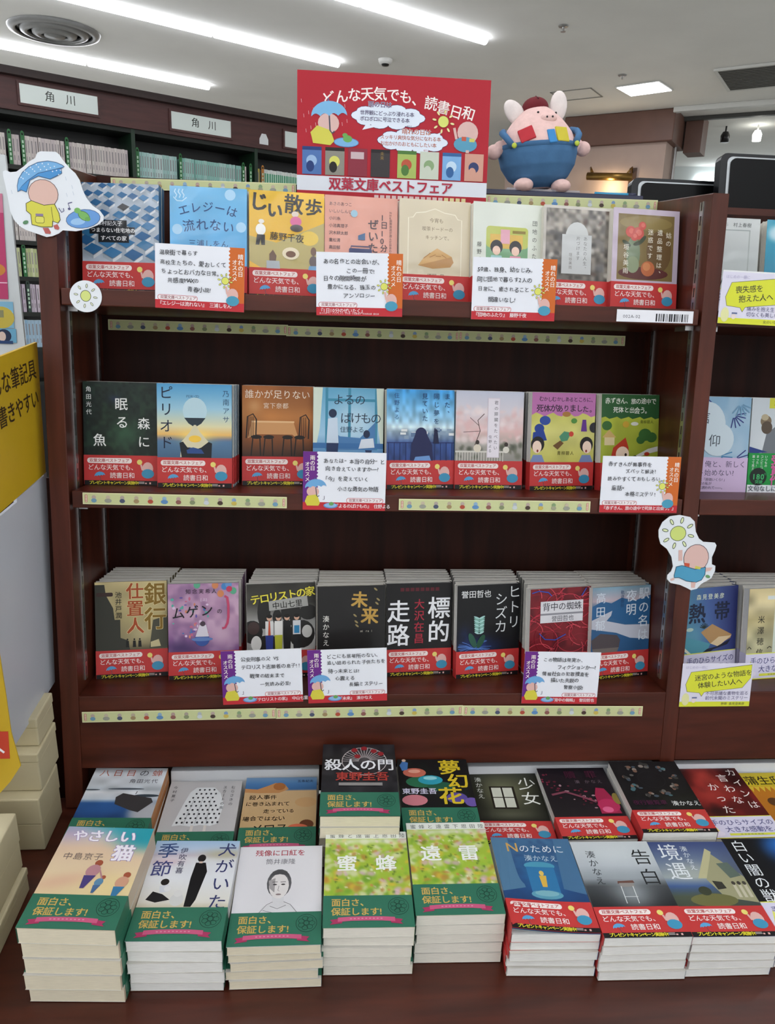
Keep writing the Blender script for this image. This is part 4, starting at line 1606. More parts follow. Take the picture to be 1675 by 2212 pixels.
MB().tube([(-.82, -.07, 2.66), (-.85, .0, 2.72), (-.83, .06, 2.66)], .009).build('bracket', brass, lp, None, True)
MB().tube([(-.42, -.07, 2.63), (-.39, 0, 2.70), (-.40, .06, 2.62)], .009).build('bracket', brass, lp, None, True)
MB().box(-.43, -.35, .045, .062, 2.52, 2.70).build('wall_plate', mat('lamp_plate', '#4a3428', .5), lp)
ld = bpy.data.lights.new('picture_lamp', 'POINT')
ld.energy = 3
ld.color = (1, .8, .5)
ld.shadow_soft_size = .04
lo = bpy.data.objects.new('picture_lamp', ld)
link(lo, lp, T((-.6, -.1, 2.5)))
# lit recess beyond the pillar
gl = MB().box(-.12, 4, -.05, -.01, 2.98, 3.12).build('light_cove', mat('cove_glow', '#f4fbff', .5, 0, 1, emit=4), None, frame((5.9, 10.9, 0), (.96, -.28, 0)))
tag(gl, 'long glowing white light strip on the far wall beyond the pillar', 'wall light')

# ------------------------------------------------------------------ rear bookcase
RB = frame((-1.297, 3.44, 0), dv)
rb = empty('rear_bookcase', RB, 'tall dark bookcase with a brown header board behind the display', 'bookcase')
dk = mat('dark_green_board', '#10160f', .5, .2)
hdw = mat('header_wood', '#4c2a28', .45, .2, 6, stretch=(1, 8, 8))
MB().box(-1.0, 3.0, -.03, 0, 2.095, 2.25).build('header_board', hdw, rb)
MB().box(-1.0, 3.0, -.075, .2, 2.25, 2.268).box(-1.0, 3.0, -.055, .2, 2.268, 2.29).build('cornice', mat('cornice_wood', '#2c1c1a', .5, .15), rb)
MB().box(-1.0, 3.0, .2, .215, FLOOR, 2.25).build('back_panel', BLACK, rb)
sh = MB().box(-1.0, 3.0, -.012, .2, -.022, 0).mesh('shelf', dk)
for z in (2.095, 1.838, 1.652, 1.466, 1.281, 1.096, .908, .72):
    put('shelf', sh, rb, T((0, 0, z)))
dvm = MB().box(-.011, .011, -.014, .2, FLOOR, 2.1).mesh('divider', mat('green_divider', '#16301f', .4, .1))
for x in (-.09, .674, 1.438, 2.2):
    put('divider', dvm, rb, T((x, 0, 0)))


def plate(x0, x1, z0, z1, txt, label):
    p = empty('name_plate', RB @ T((x0, -.034, z0)), label, 'sign')
    w, h = x1 - x0, z1 - z0
    MB().box(-.012, w + .012, -.006, .004, -.012, 0).box(-.012, w + .012, -.006, .004, h, h + .012).box(-.012, 0, -.006, .004, 0, h).box(w, w + .012, -.006, .004, 0, h).build('frame', hdw, p)
    MB().box(0, w, -.003, .004, 0, h).build('panel', mat('plate_acrylic', '#e2ece8', .12, .01, 3, coat=.6), p)
    a = Art(w * 1000, h * 1000, 0, '#e2ece8')
    a.text(txt, 120 if len(txt) > 1 else 40, 14, 52, '#2c302c', .004, sp=1.0)
    put('lettering', a.done('lettering', print_mat('plate_print', .12, .6)), p, T((0, -.0035, 0)))


plate(.093, .482, 2.132, 2.222, '角\u3000川', 'white shelf name plate with two black characters, the larger one furthest left')
plate(.891, 1.26, 2.126, 2.216, '角\u3000川', 'white shelf name plate with two black characters, middle of the header board')
plate(1.626, 2.0, 2.126, 2.216, '講談社', 'white shelf name plate half hidden behind the red sign')
ct = MB()
ct.hexa([(x, .002, z) for x, z in ((-.03, 0), (.03, 0), (.03, .03), (.014, .06), (-.014, .06), (-.03, .03))], [(x, 0, z) for x, z in ((-.03, 0), (.03, 0), (.03, .03), (.014, .06), (-.014, .06), (-.03, .03))])
ctr = ct.build('paper_cutout', WHITE, None, RB @ T((1.483, -.0325, 2.12)))
tag(ctr, 'tiny white paper cutout stuck on the rear header board', 'cutout')


def spine_mesh(w, h, c, c2, tx):
    m = MB()
    m.box(0, w, 0, .1, 0, h, c)
    if c2:
        m.box(.0002, w - .0002, -.0004, .0, .001, h * .85, c2)
    m.box(w * .3, w * .62, -.0008, -.0004, h * .45, h * .86, tx)
    m.box(w * .35, w * .6, -.0008, -.0004, h * .16, h * .32, tx)
    m.box(.0008, w - .0008, .002, .098, h - .0004, h + .0003, '#eceae4')
    return m.mesh('paperback', P_MATT)


SP = {}
NTH = ['%d%s' % (k, 'th' if 10 < k % 100 < 14 else {1: 'st', 2: 'nd', 3: 'rd'}.get(k % 10, 'th')) for k in range(1, 80)]
rs = random.Random(11)


def spine_run(x0, x1, z, cols, label, c2=None, tx='#8f8a8c', lean=0):
    key = (tuple(cols), c2)
    if key not in SP:
        SP[key] = [(w, spine_mesh(w, .147 if i % 2 else .1455, cols[i % len(cols)], c2, tx)) for i, w in enumerate((.012, .014, .0165, .013, .018, .011))]
    x = x0
    cnt = 0
    while x < x1 - .009:
        w, me = rs.choice(SP[key])
        if x + w > x1:
            break
        o = put('paperback', me, None, RB @ T((x, rs.uniform(0, .004), z)))
        cnt += 1
        tag(o, NTH[cnt - 1] + ' from left, ' + label, 'book', label)
        x += w + .0006 + (.004 if rs.random() < .04 else 0)


def tabd(x, z, label, c='#1f6a34'):
    t_ = empty('shelf_tab', RB @ T((x, -.004, z)), label, 'shelf tab', 'green author tabs on the rear bookcase')
    m = MB()
    n = 8
    out = [(-.009, 0), (.009, 0), (.009, .145)] + [(.009 * math.cos(R(180 * k / n)), .152 + .016 * math.sin(R(180 * k / n))) for k in range(n + 1)] + [(-.009, .145)]
    m.hexa([(px, 0, pz) for px, pz in out][::-1], [(px, -.002, pz) for px, pz in out][::-1])
    m.build('plate', mat('tab_' + c, c, .3, .1), t_)
    l_ = MB()
    for k in range(5):
        l_.box(-.004, .004, -.0028, -.002, .02 + .022 * k, .034 + .022 * k, '#bcd8c0')
    l_.ball((0, -.003, .152), (.005, .001, .006), 8, 6)
    l_.C += [lin('#0c2412')] * (len(l_.V) - len(l_.C))
    l_.build('lettering', P_MATT, t_)


PK = ('#cbc1bf', '#d3cac6', '#c4b9ba', '#d6d0ca')
AQ = ('#b3cdcb', '#a9c9c6', '#bcd2d0', '#9fc4bf')
AQ2 = ('#94c3ba', '#a3cac2', '#8abcb2', '#b0cfca')
YG = ('#c3c99a', '#cfd3ac', '#b8c28c')
LI = ('#c5b8c6', '#cdc0cc', '#bfb0c0')
BL = ('#9fb9cc', '#8eb0ca', '#b9cbd6', '#d3dade')
# (from, to, colours, where)
spine_run(-.03, .022, 1.838, PK, 'pale spine on the rear top shelf left of the first green tab')
tabd(.032, 1.838, 'green tab furthest left on the rear top shelf')
spine_run(.044, .085, 1.838, PK, 'pale spine between the two leftmost green tabs')
tabd(.095, 1.838, 'green tab second from left on the rear top shelf')
spine_run(.107, .305, 1.838, PK, 'pinkish spine between the second and third green tabs')
tabd(.316, 1.838, 'green tab above the umbrella cutout, third from left')
spine_run(.328, .660, 1.838, PK, 'pinkish spine between the third green tab and the shelf divider')
tabd(.697, 1.838, 'green tab just right of the first shelf divider')
spine_run(.71, .94, 1.838, AQ, 'pale blue spine between the fourth and fifth green tabs')
tabd(.951, 1.838, 'green tab between the pale blue and aqua spines')
spine_run(.963, 1.343, 1.838, AQ2, 'aqua spine between the fifth and sixth green tabs')
tabd(1.354, 1.838, 'left one of the paired green tabs by the second divider')
spine_run(1.367, 1.392, 1.838, PK, 'pale spine between the paired green tabs')
tabd(1.404, 1.838, 'right one of the paired green tabs by the second divider')
spine_run(1.452, 1.476, 1.838, ('#c9b85a', '#d2c67c'), 'yellow spine right of the second divider')
tabd(1.487, 1.838, 'orange tab standing right of the second divider', '#b8762c')
spine_run(1.50, 1.76, 1.838, ('#dfe4de', '#d6dedb'), 'green spine with a white head left of the red sign', '#3f9a70', '#d8e8de')
spine_run(-.01, .13, 1.466, PK, 'pinkish spine on the rear shelf level with the sun disc')
spine_run(-.01, .04, 1.281, YG, 'yellow green spine left of the tab beside the dark post')
tabd(.052, 1.281, 'green tab among the yellow green spines beside the dark post')
spine_run(.065, .13, 1.281, YG, 'yellow green spine right of the tab beside the dark post')
spine_run(-.01, .046, 1.096, LI, 'lilac spine left of the dark tab beside the post')
tabd(.058, 1.096, 'dark tab among the lilac spines beside the post', '#2c3f38')
spine_run(.07, .13, 1.096, LI, 'lilac spine right of the dark tab beside the post')
spine_run(-.01, .13, .908, BL, 'light blue spine low on the rear bookcase beside the post')

# ------------------------------------------------------------------ display bookcase (leaning frame)
L1, L2, L3 = 1.236, .967, .668
YB = .19


def L(M): return LEAN @ M


bc = empty('display_bookcase', LEAN, 'dark wooden leaning bookcase bay holding the book fair display', 'bookcase')


def side(x0, x1, name):
    m = MB()
    p = [(0, .4935), (YB + .012, .4935), (YB + .012, 1.421), (0, 1.391)]
    m.hexa([(x0, y, z) for y, z in p][::-1], [(x1, y, z) for y, z in p][::-1])
    return m.build(name, WOODV, bc, None, False, .0012)


side(0, .0256, 'side_panel')
side(.9, .9233, 'side_panel')
MB().box(.0256, .9, YB, YB + .012, .5, 1.42).build('back_panel', WOODB, bc)
MB().box(.0275, .8955, 0, YB - .002, L1 - .0215, L1).build('shelf', WOOD, bc, None, False, .0012)
MB().box(.0295, .8975, 0, YB - .002, L2 - .0235, L2).build('shelf', WOOD, bc, None, False, .0012)
MB().box(.0256, .9, 0, YB, .556, L3).build('shelf', WOOD, bc, None, False, .0012)
MB().box(.0256, .9, .03, .05, .4975, .556).build('fascia', WOODB, bc)
# slotted steel standards let into the sides, with shelf pegs
for x, s_, ys in ((.0256, 1, (.037, .165)), (.9, -1, (.028, .160))):
    for y in ys:
        m = MB()
        xa, xb = (x, x + .0016) if s_ > 0 else (x - .0016, x)
        m.box(xa, xb, y - .005, y - .002, .68, 1.385).box(xa, xb, y + .002, y + .005, .68, 1.385)
        for k in range(36):
            z = .68 + k * .0196
            m.box(xa, xb, y - .002, y + .002, z, z + .007)
        m.build('shelf_standard', STEEL, bc)
pg_ = MB().box(-.006, .006, -.004, .03, -.006, 0).mesh('shelf_clip', STEEL)
for x, y, z in ((.034, .03, L1 - .0216), (.892, .022, L1 - .0216), (.036, .03, L2 - .0236), (.891, .022, L2 - .0236)):
    put('shelf_clip', pg_, bc, T((x, y, z)))
# next bay
b2 = empty('display_bookcase', LEAN, 'dark wooden bookcase bay continuing right past the divider', 'bookcase')
MB().box(.9233, 1.7, YB, YB + .012, .5, 1.405).build('back_panel', WOODB, b2)
MB().box(.925, 1.7, .004, YB - .002, L1 - .0215, L1).build('shelf', WOOD, b2, None, False, .0012)
MB().box(.925, 1.7, .002, YB - .002, L2 - .0235, L2).build('shelf', WOOD, b2, None, False, .0012)
MB().box(.9233, 1.7, 0, YB, .556, L3).build('shelf', WOOD, b2, None, False, .0012)
MB().box(.9233, 1.7, .03, .05, .4975, .556).build('fascia', WOODB, b2)
for z in (L1 - .0216, L2 - .0236):
    put('shelf_clip', pg_, b2, T((.932, .03, z)))
# top board behind the back panel
tp = MB().box(-.05, 1.7, YB + .013, .62, 1.395, 1.4185).build('counter_top', WOOD, None, LEAN)
tag(tp, 'dark wooden top board behind the display where the plush stands', 'counter')
# sloping book platform
GA = 10.24
PM = T((0, -.3024, .4358)) @ RX(GA)
pf = empty('book_platform', L(PM), 'dark brown sloping platform board under the flat book piles', 'platform')
MB().box(-.45, 1.75, -.14, .335, -.03, 0).build('board', mat('platform_wood', '#431a0d', .36, .35, 5, stretch=(1.2, 10, 10)), pf, None, False, .003)
MB().box(-.45, 1.75, -.13, -.10, -.6, -.03).build('front_panel', WOOD, pf)


# ------------------------------------------------------------------ standing books
def stack(x, y, z, yaw, lean, n, t, key, cc, band, short, where, grp, pg=None, tyaw=None):
    """front copy with its artwork, then n-1 copies behind it"""
    px, py, a0 = x, y, yaw
    for i in range(n):
        a = yaw * max(0, 1 - i * .5) if i else yaw
        if i:
            py += (t + .0012) / math.cos(R(a0)) + .105 * max(0, math.sin(R(a0)) - math.sin(R(a)))
            px += rs.uniform(-.0012, .0012) + .0006
            a0 = a
        M = L(T((px, py, z + .0002)) @ RZ(a) @ RX(-lean))
        if py + .148 * math.sin(R(lean)) + t > YB + .004 and i:
            break
        if i == 0:
            make_book(M, t, cc, short + ' ' + where, grp, key, band, pg)
        else:
            make_book(M, t, cc, ORD[i - 1] + ' copy behind the ' + short, grp, None, band, pg)


G1, G2, G3 = 'paperbacks standing on the top shelf', 'paperbacks standing on the middle shelf', 'paperbacks standing on the lowest shelf'
W1, W2, W3 = 'on the top shelf', 'on the middle shelf', 'on the lowest shelf'
stack(.0375, .062, L1, -3, 4, 2, .014, 'town', '#3f6f98', 'red', 'paperback with a cover of blue roofed houses', W1, G1)
stack(.158, .054, L1, 1.4, 5, 2, .013, 'elegy', '#63aede', 'red', 'sky blue paperback with white discs', W1, G1)
stack(.2662, .0595, L1, 4.8, 4.2, 2, .013, 'walk', '#dfae25', 'red', 'mustard yellow paperback with bold black title', W1, G1)
stack(.3715, .0699, L1, 5, 4, 2, .013, 'radio', '#dd9d8b', 'red', 'salmon pink paperback with a navy radio', W1, G1)
stack(.4785, .070, L1, 6, 4.2, 2, .014, 'pie', '#d3c7aa', 'red', 'cream paperback with a slice of pie', W1, G1)
stack(.585, .0672, L1, 7, 4.4, 2, .014, 'friends', '#d8ded2', 'red', 'pale green paperback showing two friends', W1, G1)
stack(.6885, .0681, L1, 5.6, 4.6, 2, .014, 'arch', '#8b857c', 'red', 'grey photo paperback with a white arch', W1, G1)
stack(.7912, .0653, L1, 5.9, 4.7, 2, .014, 'rose', '#c2b4c4', 'red', 'lilac framed paperback with red roses', W1, G1)
stack(.0285, .0609, L2, .1, 4.1, 3, .014, 'forest', '#16241c', 'red', 'dark green forest paperback with white characters', W2, G2)
stack(.1358, .0452, L2, 1.2, 4.1, 5, .0125, 'hourglass', '#5f93b8', 'red', 'sunset paperback with an hourglass', W2, G2, PAGES2)
stack(.2525, .078, L2, 4, 6, 3, .013, 'table', '#a9642c', 'red', 'orange brown paperback with table and chairs', W2, G2)
stack(.3572, .070, L2, 1, 7, 3, .013, 'nightwin', '#7fb6dc', 'red', 'blue paperback with two figures at a window', W2, G2)
stack(.4672, .058, L2, 9, 5.6, 3, .014, 'skygirl', '#4fa3dc', 'red', 'sky paperback with a dark seated silhouette', W2, G2)
stack(.5715, .0706, L2, 3.1, 5, 3, .014, 'cherry', '#cfd0dd', 'red', 'pale paperback with cherry blossom', W2, G2, PAGES2)
stack(.6865, .067, L2, 9, 3.5, 3, .0145, 'folk', '#bfc25a', 'red', 'pink and yellow green illustrated paperback', W2, G2, PAGES2)
stack(.7995, .0745, L2, 14, 5, 3, .0145, 'redhood', '#a8b43c', 'red', 'green paperback with a red hooded figure', W2, G2, PAGES2)
stack(.033, .0631, L3, 7.3, 6.5, 6, .0135, 'bank', '#8c8058', 'red', 'olive city paperback with orange title', W3, G3)
stack(.1421, .0581, L3, 5.7, 5.1, 6, .014, 'mugen', '#a87fa8', 'red', 'purple paperback with coloured bubbles', W3, G3, PAGES2)
stack(.2605, .0565, L3, 8, 6.1, 6, .014, 'terror', '#5c5c58', 'red', 'grey paperback with a slanting yellow title', W3, G3, PAGES2)
stack(.3675, .0465, L3, 6, 5.8, 6, .0145, 'mirai', '#1c1b1b', 'red', 'black paperback with two gold characters', W3, G3)
stack(.474, .0674, L3, 5.7, 4.1, 6, .0135, 'track', '#141214', 'red', 'black paperback with four huge white characters', W3, G3, PAGES2)
stack(.5841, .0573, L3, 10, 3.8, 6, .014, 'shizuka', '#101114', 'red', 'black paperback with a glowing blue flower', W3, G3, PAGES2)
stack(.695, .0385, L3, 12, 3.9, 6, .015, 'yarn', '#c4bfb4', 'red', 'red yarn paperback with a white title label', W3, G3, PAGES2)
stack(.7965, .0475, L3, 12, 4.2, 6, .014, 'station', '#5a8cb0', 'red', 'blue landscape paperback with pale title', W3, G3, PAGES2)
G4 = 'paperbacks standing in the bay right of the divider'
W4 = 'right of the divider'
stack(.930, .105, L1, 0, 4, 2, .014, 'greybox', '#c6cccb', 'lilac', 'grey paperback showing three dark sticks', W4, G4)
stack(1.046, .105, L1, 0, 4, 2, .014, 'teal', '#2d8fae', 'lilac', 'teal paperback with a white cloud', W4, G4)
stack(.932, .080, L2, 0, 4, 3, .013, 'belief', '#8fb3cf', 'pink', 'pale blue paperback with navy fans', W4, G4)
stack(1.039, .080, L2, 0, 4, 3, .013, 'shopper', '#c3ccd2', 'vivid', 'grey paperback with a bright green band', W4, G4)
stack(.944, .043, L3, 15, 4, 6, .0145, 'tropic', '#3c5288', 'lilac', 'blue paperback showing an open book', W4, G4, PAGES2)
stack(1.050, .046, L3, 8, 4, 6, .0145, 'tragedy', '#b4a67c', 'lilac', 'sandy beige paperback with a pale panel', W4, G4, PAGES2)


# ------------------------------------------------------------------ flat piles
def pile(x, y, z, ph, n, key, cc, band, short, grp, pg=None, back=None, bfn=None):
    base = .4358 + (y + .3024) * math.tan(R(GA))
    h = (z - base) * math.cos(R(GA)) - .0006
    t = h / n - .0004
    rp = random.Random(int(x * 1000) + int(y * 777))
    for i in range(n):
        dx, dy, da = (0, 0, 0) if i == 0 else (rp.uniform(-.002, .002), rp.uniform(-.0025, .0025), rp.uniform(-1.2, 1.2))
        if back is not None and i * (t + .0004) >= back[0]:
            dy += back[1]
        M = L(T((x, y, z)) @ RX(GA) @ T((0, 0, -i * (t + .0004))) @ RZ(math.degrees(ph)) @ T((dx, dy, 0)) @ T((.0525, .074, 0)) @ RZ(da) @ T((-.0525, -.074, 0)) @ RX(-90))
        if i == 0:
            make_book(M, t, cc, short + ' lying on top of its pile', grp, key, band, pg, bfn)
        else:
            make_book(M, t, cc, ORD[i - 1] + ' down in the pile under the ' + short, grp, None, band, pg)


GF, GB = 'paperbacks piled flat in the front row', 'paperbacks piled flat in the back row'
pile(.054, -.319, .546, -.068, 5, 'cat', '#c9b7a0', 'green', 'beach coloured paperback with three walkers', GF, PAGES3)
pile(.163, -.306, .515, -.032, 5, 'dogseason', '#d4d6da', 'green', 'white paperback with a standing figure in black', GF, PAGES2)
pile(.2725, -.304, .502, -.004, 5, 'lipstick', '#dddcdf', 'green', 'white paperback with a pencil sketched face', GF, PAGES3)
pile(.3795, -.295, .515, -.02, 5, 'bees', '#c9ccb0', 'green', 'left yellow green meadow paperback', GF)
pile(.4875, -.283, .518, -.012, 5, 'thunder', '#c9ccb0', 'green', 'right yellow green meadow paperback', GF)


def curl(v):
    u = min(1, max(0, 1 - v.x / .105))
    w_ = 1 - .7 * v.z / .148
    return Vector((v.x, v.y - .010 * w_ * u ** 1.6, v.z)) if v.y < .006 else v


pile(.5965, -.300, .503, -.03, 5, 'forn', '#35618c', 'red', 'blue stone paperback with a curling cover', GF, PAGES2, None, curl)
pile(.7035, -.309, .502, -.019, 5, 'confess', '#8f979c', 'red', 'grey misty paperback with an empty chair', GF, PAGES2)
pile(.8105, -.307, .498, -.024, 5, 'fate', '#4a5a80', 'red', 'blue paperback with a lit house wall', GF, PAGES2)
pile(.9205, -.298, .494, -.017, 4, 'beast', '#0f1013', 'lilac', 'black paperback with a blue glow', GF, PAGES2)
pile(.038, -.132, .523, -.03, 4, 'cicada', '#c98a54', 'green', 'white paperback with a dark jetty in blue sea', GB, PAGES3)
pile(.151, -.137, .502, -.01, 3, 'skirt', '#c4c2c2', 'green', 'grey paperback with a polka dot skirt', GB, PAGES2)
pile(.2635, -.137, .506, -.002, 3, 'melos', '#c3a477', 'green', 'sandy paperback with handwritten black lettering', GB)
pile(.374, -.159, .570, -.025, 6, 'gate', '#17161a', 'green', 'black paperback with a spoked wheel', GB, PAGES3, (.028, .022))
pile(.4855, -.149, .539, -.021, 5, 'dreamflower', '#121214', 'green', 'black paperback with flowers and yellow characters', GB, None)
pile(.5985, -.125, .503, -.03, 3, 'girl', '#3f4030', 'red', 'dark paperback with a lit window', GB, PAGES2)
pile(.7055, -.142, .517, -.004, 4, 'atone', '#171318', 'red', 'black paperback with a magenta shape', GB, PAGES2)
pile(.8125, -.152, .532, -.015, 5, 'wheel', '#141416', 'red', 'black paperback with a ring of small ornaments', GB, PAGES2)
pile(.926, -.132, .507, .0, 3, 'cain', '#6e1a1a', 'lilac', 'dark red paperback with reaching hands', GB, PAGES2)
pile(1.035, -.135, .500, 0, 3, 'mansion', '#c0902a', 'lilac', 'yellow and orange paperback at the right edge', GB, PAGES2)
sp_ = mat('book_top_white', '#dfe2e6', .8, .02)
for x0, x1, z1, l_ in ((.150, .372, .541, 'white stand-in block for books behind the polka dot and sandy paperbacks'), (.602, .905, .541, 'white stand-in block for books behind the dark window paperback'), (.935, 1.2, .540, 'white stand-in block for books behind the yellow paperback')):
    o = MB().box(x0, x1, .016, .0295, .497, z1).build('book_top_block', sp_, None, LEAN, False, .001)  # plain white block stands in for the tops of books behind
    tag(o, l_, 'book stand-in')


# ------------------------------------------------------------------ cards, strips, cutouts, sign
def flat(name, cx, cz, w, h, rot, y, art_, label, cat, group=None, th=.0006, back='#e6e8ea'):
    M = L(T((cx, y, cz)) @ RY(-rot) @ T((-w / 2, 0, -h / 2)))
    o = empty(name, M, label, cat, group)
    MB().box(0, w, 0, th, 0, h, back).build('sheet', P_MATT, o)
    put('print', art_.done('print', P_MATT), o)
    return o


def card(kind, lines, foot, sub=None):
    a = Art(116, 82, 0, '#e9ecf4')
    sunny = kind == 'sun'
    c = '#cf6a2a' if sunny else '#6a2a86'
    if sunny:
        pts = [(116, 0), (116, 82), (96, 82)] + [(96 + (1.2 if k % 2 else -1.0), 80 - 2.5 * k) for k in range(32)] + [(96, 0)]
    else:
        pts = [(0, 0), (20, 0)] + [(20 + (1.2 if k % 2 else -1.0), 2 + 2.5 * k) for k in range(32)] + [(20, 82), (0, 82)]
    a.poly(pts, c)
    a.rect(0, 71, 116, 11, '#c12f38')
    if sunny:
        a.vtext('晴れの日', 107, 8, 7.4, '#f4ece4', .014, sp=.98)
        a.vtext('オススメ', 99.5, 15, 7.2, '#f4ece4', .014, sp=.98)
        a.rrect(3, 64.5, 52, 7, 3.3, '#c12f38').rrect(3.6, 65, 50.8, 6, 2.9, '#f1eaec')
        a.text('双葉文庫ベストフェア', 6.5, 65.3, 4.9, '#8c2634', .008, sp=.95)
        a.text(foot, 3, 72.3, 6.2, '#f6eef0', .008, sp=.94)
        sun(a, 91, 43, 4.6, '#dde06a', '#dde06a', '#3a3a34')
        figure(a, 101, 63, 12, '#dfb4ac', '#4b9ab8')
        a.line([(92, 50), (94, 60)], 2.6, '#dfb4ac')
    else:
        a.vtext('雨の日', 9.5, 5, 7.4, '#f4ece4', .014, sp=.98)
        a.vtext('オススメ', 2.5, 14, 7.2, '#f4ece4', .014, sp=.98)
        a.rrect(61, 64.5, 52, 7, 3.3, '#c12f38').rrect(61.6, 65, 50.8, 6, 2.9, '#f1eaec')
        a.text('双葉文庫ベストフェア', 64.5, 65.3, 4.9, '#8c2634', .008, sp=.95)
        a.text(foot, 44, 72.8, 6.2, '#f6eef0', .008, sp=.94)
        a.ell(39, 75.6, 10, 4, '#5f8fc8').ell(39, 75, 8.6, 3.2, '#8fb8e0').ell(40, 73, 3.4, 2.6, '#6aa45c')
        a.ell(14, 56, 8.6, 7.6, '#dfb4ac')
        a.poly([(6, 62), (20, 60), (24, 72), (22, 76), (6, 76), (3, 70)], '#d6cc48')
        umbrella(a, 18, 50, 15, '#6fa9da', '#3f6f9e', -6)
        a.line([(30, 62), (30, 67), (28, 67)], .7, '#4a4a60')
    if sub:
        for k, s_ in enumerate(sub):
            a.text(s_, 4, 77.8 + 0 * k, 2.6, '#f0dfe0', 0)
    for s_, x, y in lines:
        a.text(s_, x, y, 7.2, '#26272b', .006, jit=.5, sp=1.0)
    return a


GC = 'handwritten recommendation cards'
CARDS = [
    ('sun', [('温泉街で暮らす', 5, 7), ('高校生たちの、愛おしくて', 6, 20), ('ちょっとおバカな日常。', 8, 31), ('共感度MAXの', 16, 42), ('青春小説!', 42, 53)], '『エレジーは流れない』 三浦しをん', None, .208, 1.2542, -1.26, .1165, .083, 'orange edged handwritten card below the sky blue paperback'),
    ('sun', [('あの名作との出会いが、', 9, 8), ('この一冊で!', 40, 20), ('日々の隙間時間が', 9, 30), ('豊かになる、珠玉の', 15, 41), ('アンソロジー', 36, 52)], '『1日10分のぜいたく』', ('あさのあつこ いしいしんじ 小川糸 小池真理子 沢木耕太郎 重松清',), .419, 1.253, .7, .1165, .082, 'orange edged handwritten card below the salmon pink paperback'),
    ('sun', [('50歳、独身、幼なじみ。', 6, 12), ('同じ団地で暮らす2人の', 6, 25), ('日常に、癒されること', 7, 38), ('間違いなし!', 22, 52)], '『団地のふたり』 藤野千夜', None, .630, 1.254, .36, .1165, .082, 'orange edged handwritten card below the two friends paperback'),
    ('rain', [('あなたは“本当の自分”と', 28, 9), ('向き合えていますか―?', 31, 20), ('「今」を変えていく', 27, 34), ('小さな勇気の物語', 48, 48)], '『よるのばけもの』 住野よる', None, .403, .9863, -.23, .1165, .0825, 'purple edged handwritten card on the middle shelf'),
    ('sun', [('赤ずきんが難事件を', 8, 8), ('ズバッと解決!', 34, 18), ('読みやすくておもしろい。', 8, 29), ('童話×', 16, 42), ('本格ミステリ!', 36, 51)], '『赤ずきん、旅の途中で死体と出会う。』', None, .830, .988, .2, .1175, .0825, 'orange edged handwritten card on the middle shelf'),
    ('rain', [('公安刑事の父 VS', 28, 10), ('テロリスト志願者の息子!!', 28, 22), ('戦慄の結末まで', 40, 36), ('一気読み必至!', 54, 49)], '『テロリストの家』 中山七里', None, .288, .698, 2.2, .1165, .083, 'purple edged handwritten card below the slanting yellow title'),
    ('rain', [('どこにも居場所のない、', 28, 7), ('追い詰められた子供たちを', 28, 17), ('待つ未来とは?', 30, 30), ('心震える', 40, 41), ('長編ミステリー', 60, 51)], '『未来』 湊かなえ', None, .412, .699, 1.9, .1165, .083, 'purple edged handwritten card below the gold characters paperback'),
    ('rain', [('この物語は現実か、', 28, 9), ('フィクションか―?', 50, 20), ('情報社会の犯罪捜査を', 28, 31), ('描いた先鋭の', 42, 41), ('警察小説!', 62, 52)], '『背中の蜘蛛』 誉田哲也', None, .733, .6935, -1.0, .118, .083, 'purple edged handwritten card below the red yarn paperback')]
for kind, lines, foot, sub, cx, cz, rot, w, h, lab in CARDS:
    c_ = flat('recommendation_card', cx, cz, .116, .082, rot, -.0035, card(kind, lines, foot, sub), lab, 'card', GC)


def strip():
    a = Art(278, 16, 0, '#e4e2b4')
    a.rect(1, 1, 276, 14, '#c9cf9a')
    for x in (3, 272):
        a.rrect(x, 2.5, 3.4, 11, 1.6, '#b8433c').rrect(x + .5, 3, 2.4, 10, 1.1, '#ecd8c8')
        a.vtext('双葉文庫', x + .4, 3.4, 2.2, '#a83a34', 0)
    pal = (('#b7a79c', '#6f9ab4'), ('#c3b7a0', '#9a9c90'), ('#b0a49c', '#4f5870'), ('#b8ab94', '#a08a64'), ('#b7a79c', '#b0503c'), ('#8fb0cc', '#5f8cbc'), ('#b59c94', '#8c5c54'), ('#a89c90', '#86906c'), ('#b0b8bc', '#c8d0d4'), ('#b7a59c', '#4c3c34'), ('#7f9cc0', '#c8b458'), ('#86a076', '#9c9c84'), ('#c3b7a0', '#9a9c90'), ('#b7a79c', '#6f9ab4'))
    for i, (c1, c2) in enumerate(pal):
        x = 15 + i * 19
        a.ell(x, 6.2, 3, 3, c1, 10)
        a.ell(x, 10.6, 5 if i in (1, 5, 12) else 3.8, 3, c2, 10)
    return a


st_art = strip().done('print', P_MATT)
SE = [(.1838, .9562, -.5, -.0032, 'pale green strip with tiny figures on the middle shelf, left'), (.6195, .9546, 0, -.0032, 'pale green strip with tiny figures on the middle shelf, right'),
      (.1695, .6392, .75, -.0032, 'pale green strip with tiny figures on the lowest shelf, left'), (.4467, .6417, .55, -.0032, 'pale green strip with tiny figures on the lowest shelf, middle'), (.7247, .6408, -.7, -.0032, 'pale green strip with tiny figures on the lowest shelf, right'),
      (.175, 1.2008, 0, .1865, 'shaded green strip on the back panel under the top shelf, left'), (.4505, 1.1995, 0, .1865, 'shaded green strip on the back panel under the top shelf, middle'), (.7255, 1.2, 0, .1865, 'shaded green strip on the back panel under the top shelf, right'),
      (.1866, 1.411, .7, .1865, 'pale green strip along the back top edge left of the sign'), (.7615, 1.411, .7, .1865, 'pale green strip along the back top edge below the plush')]
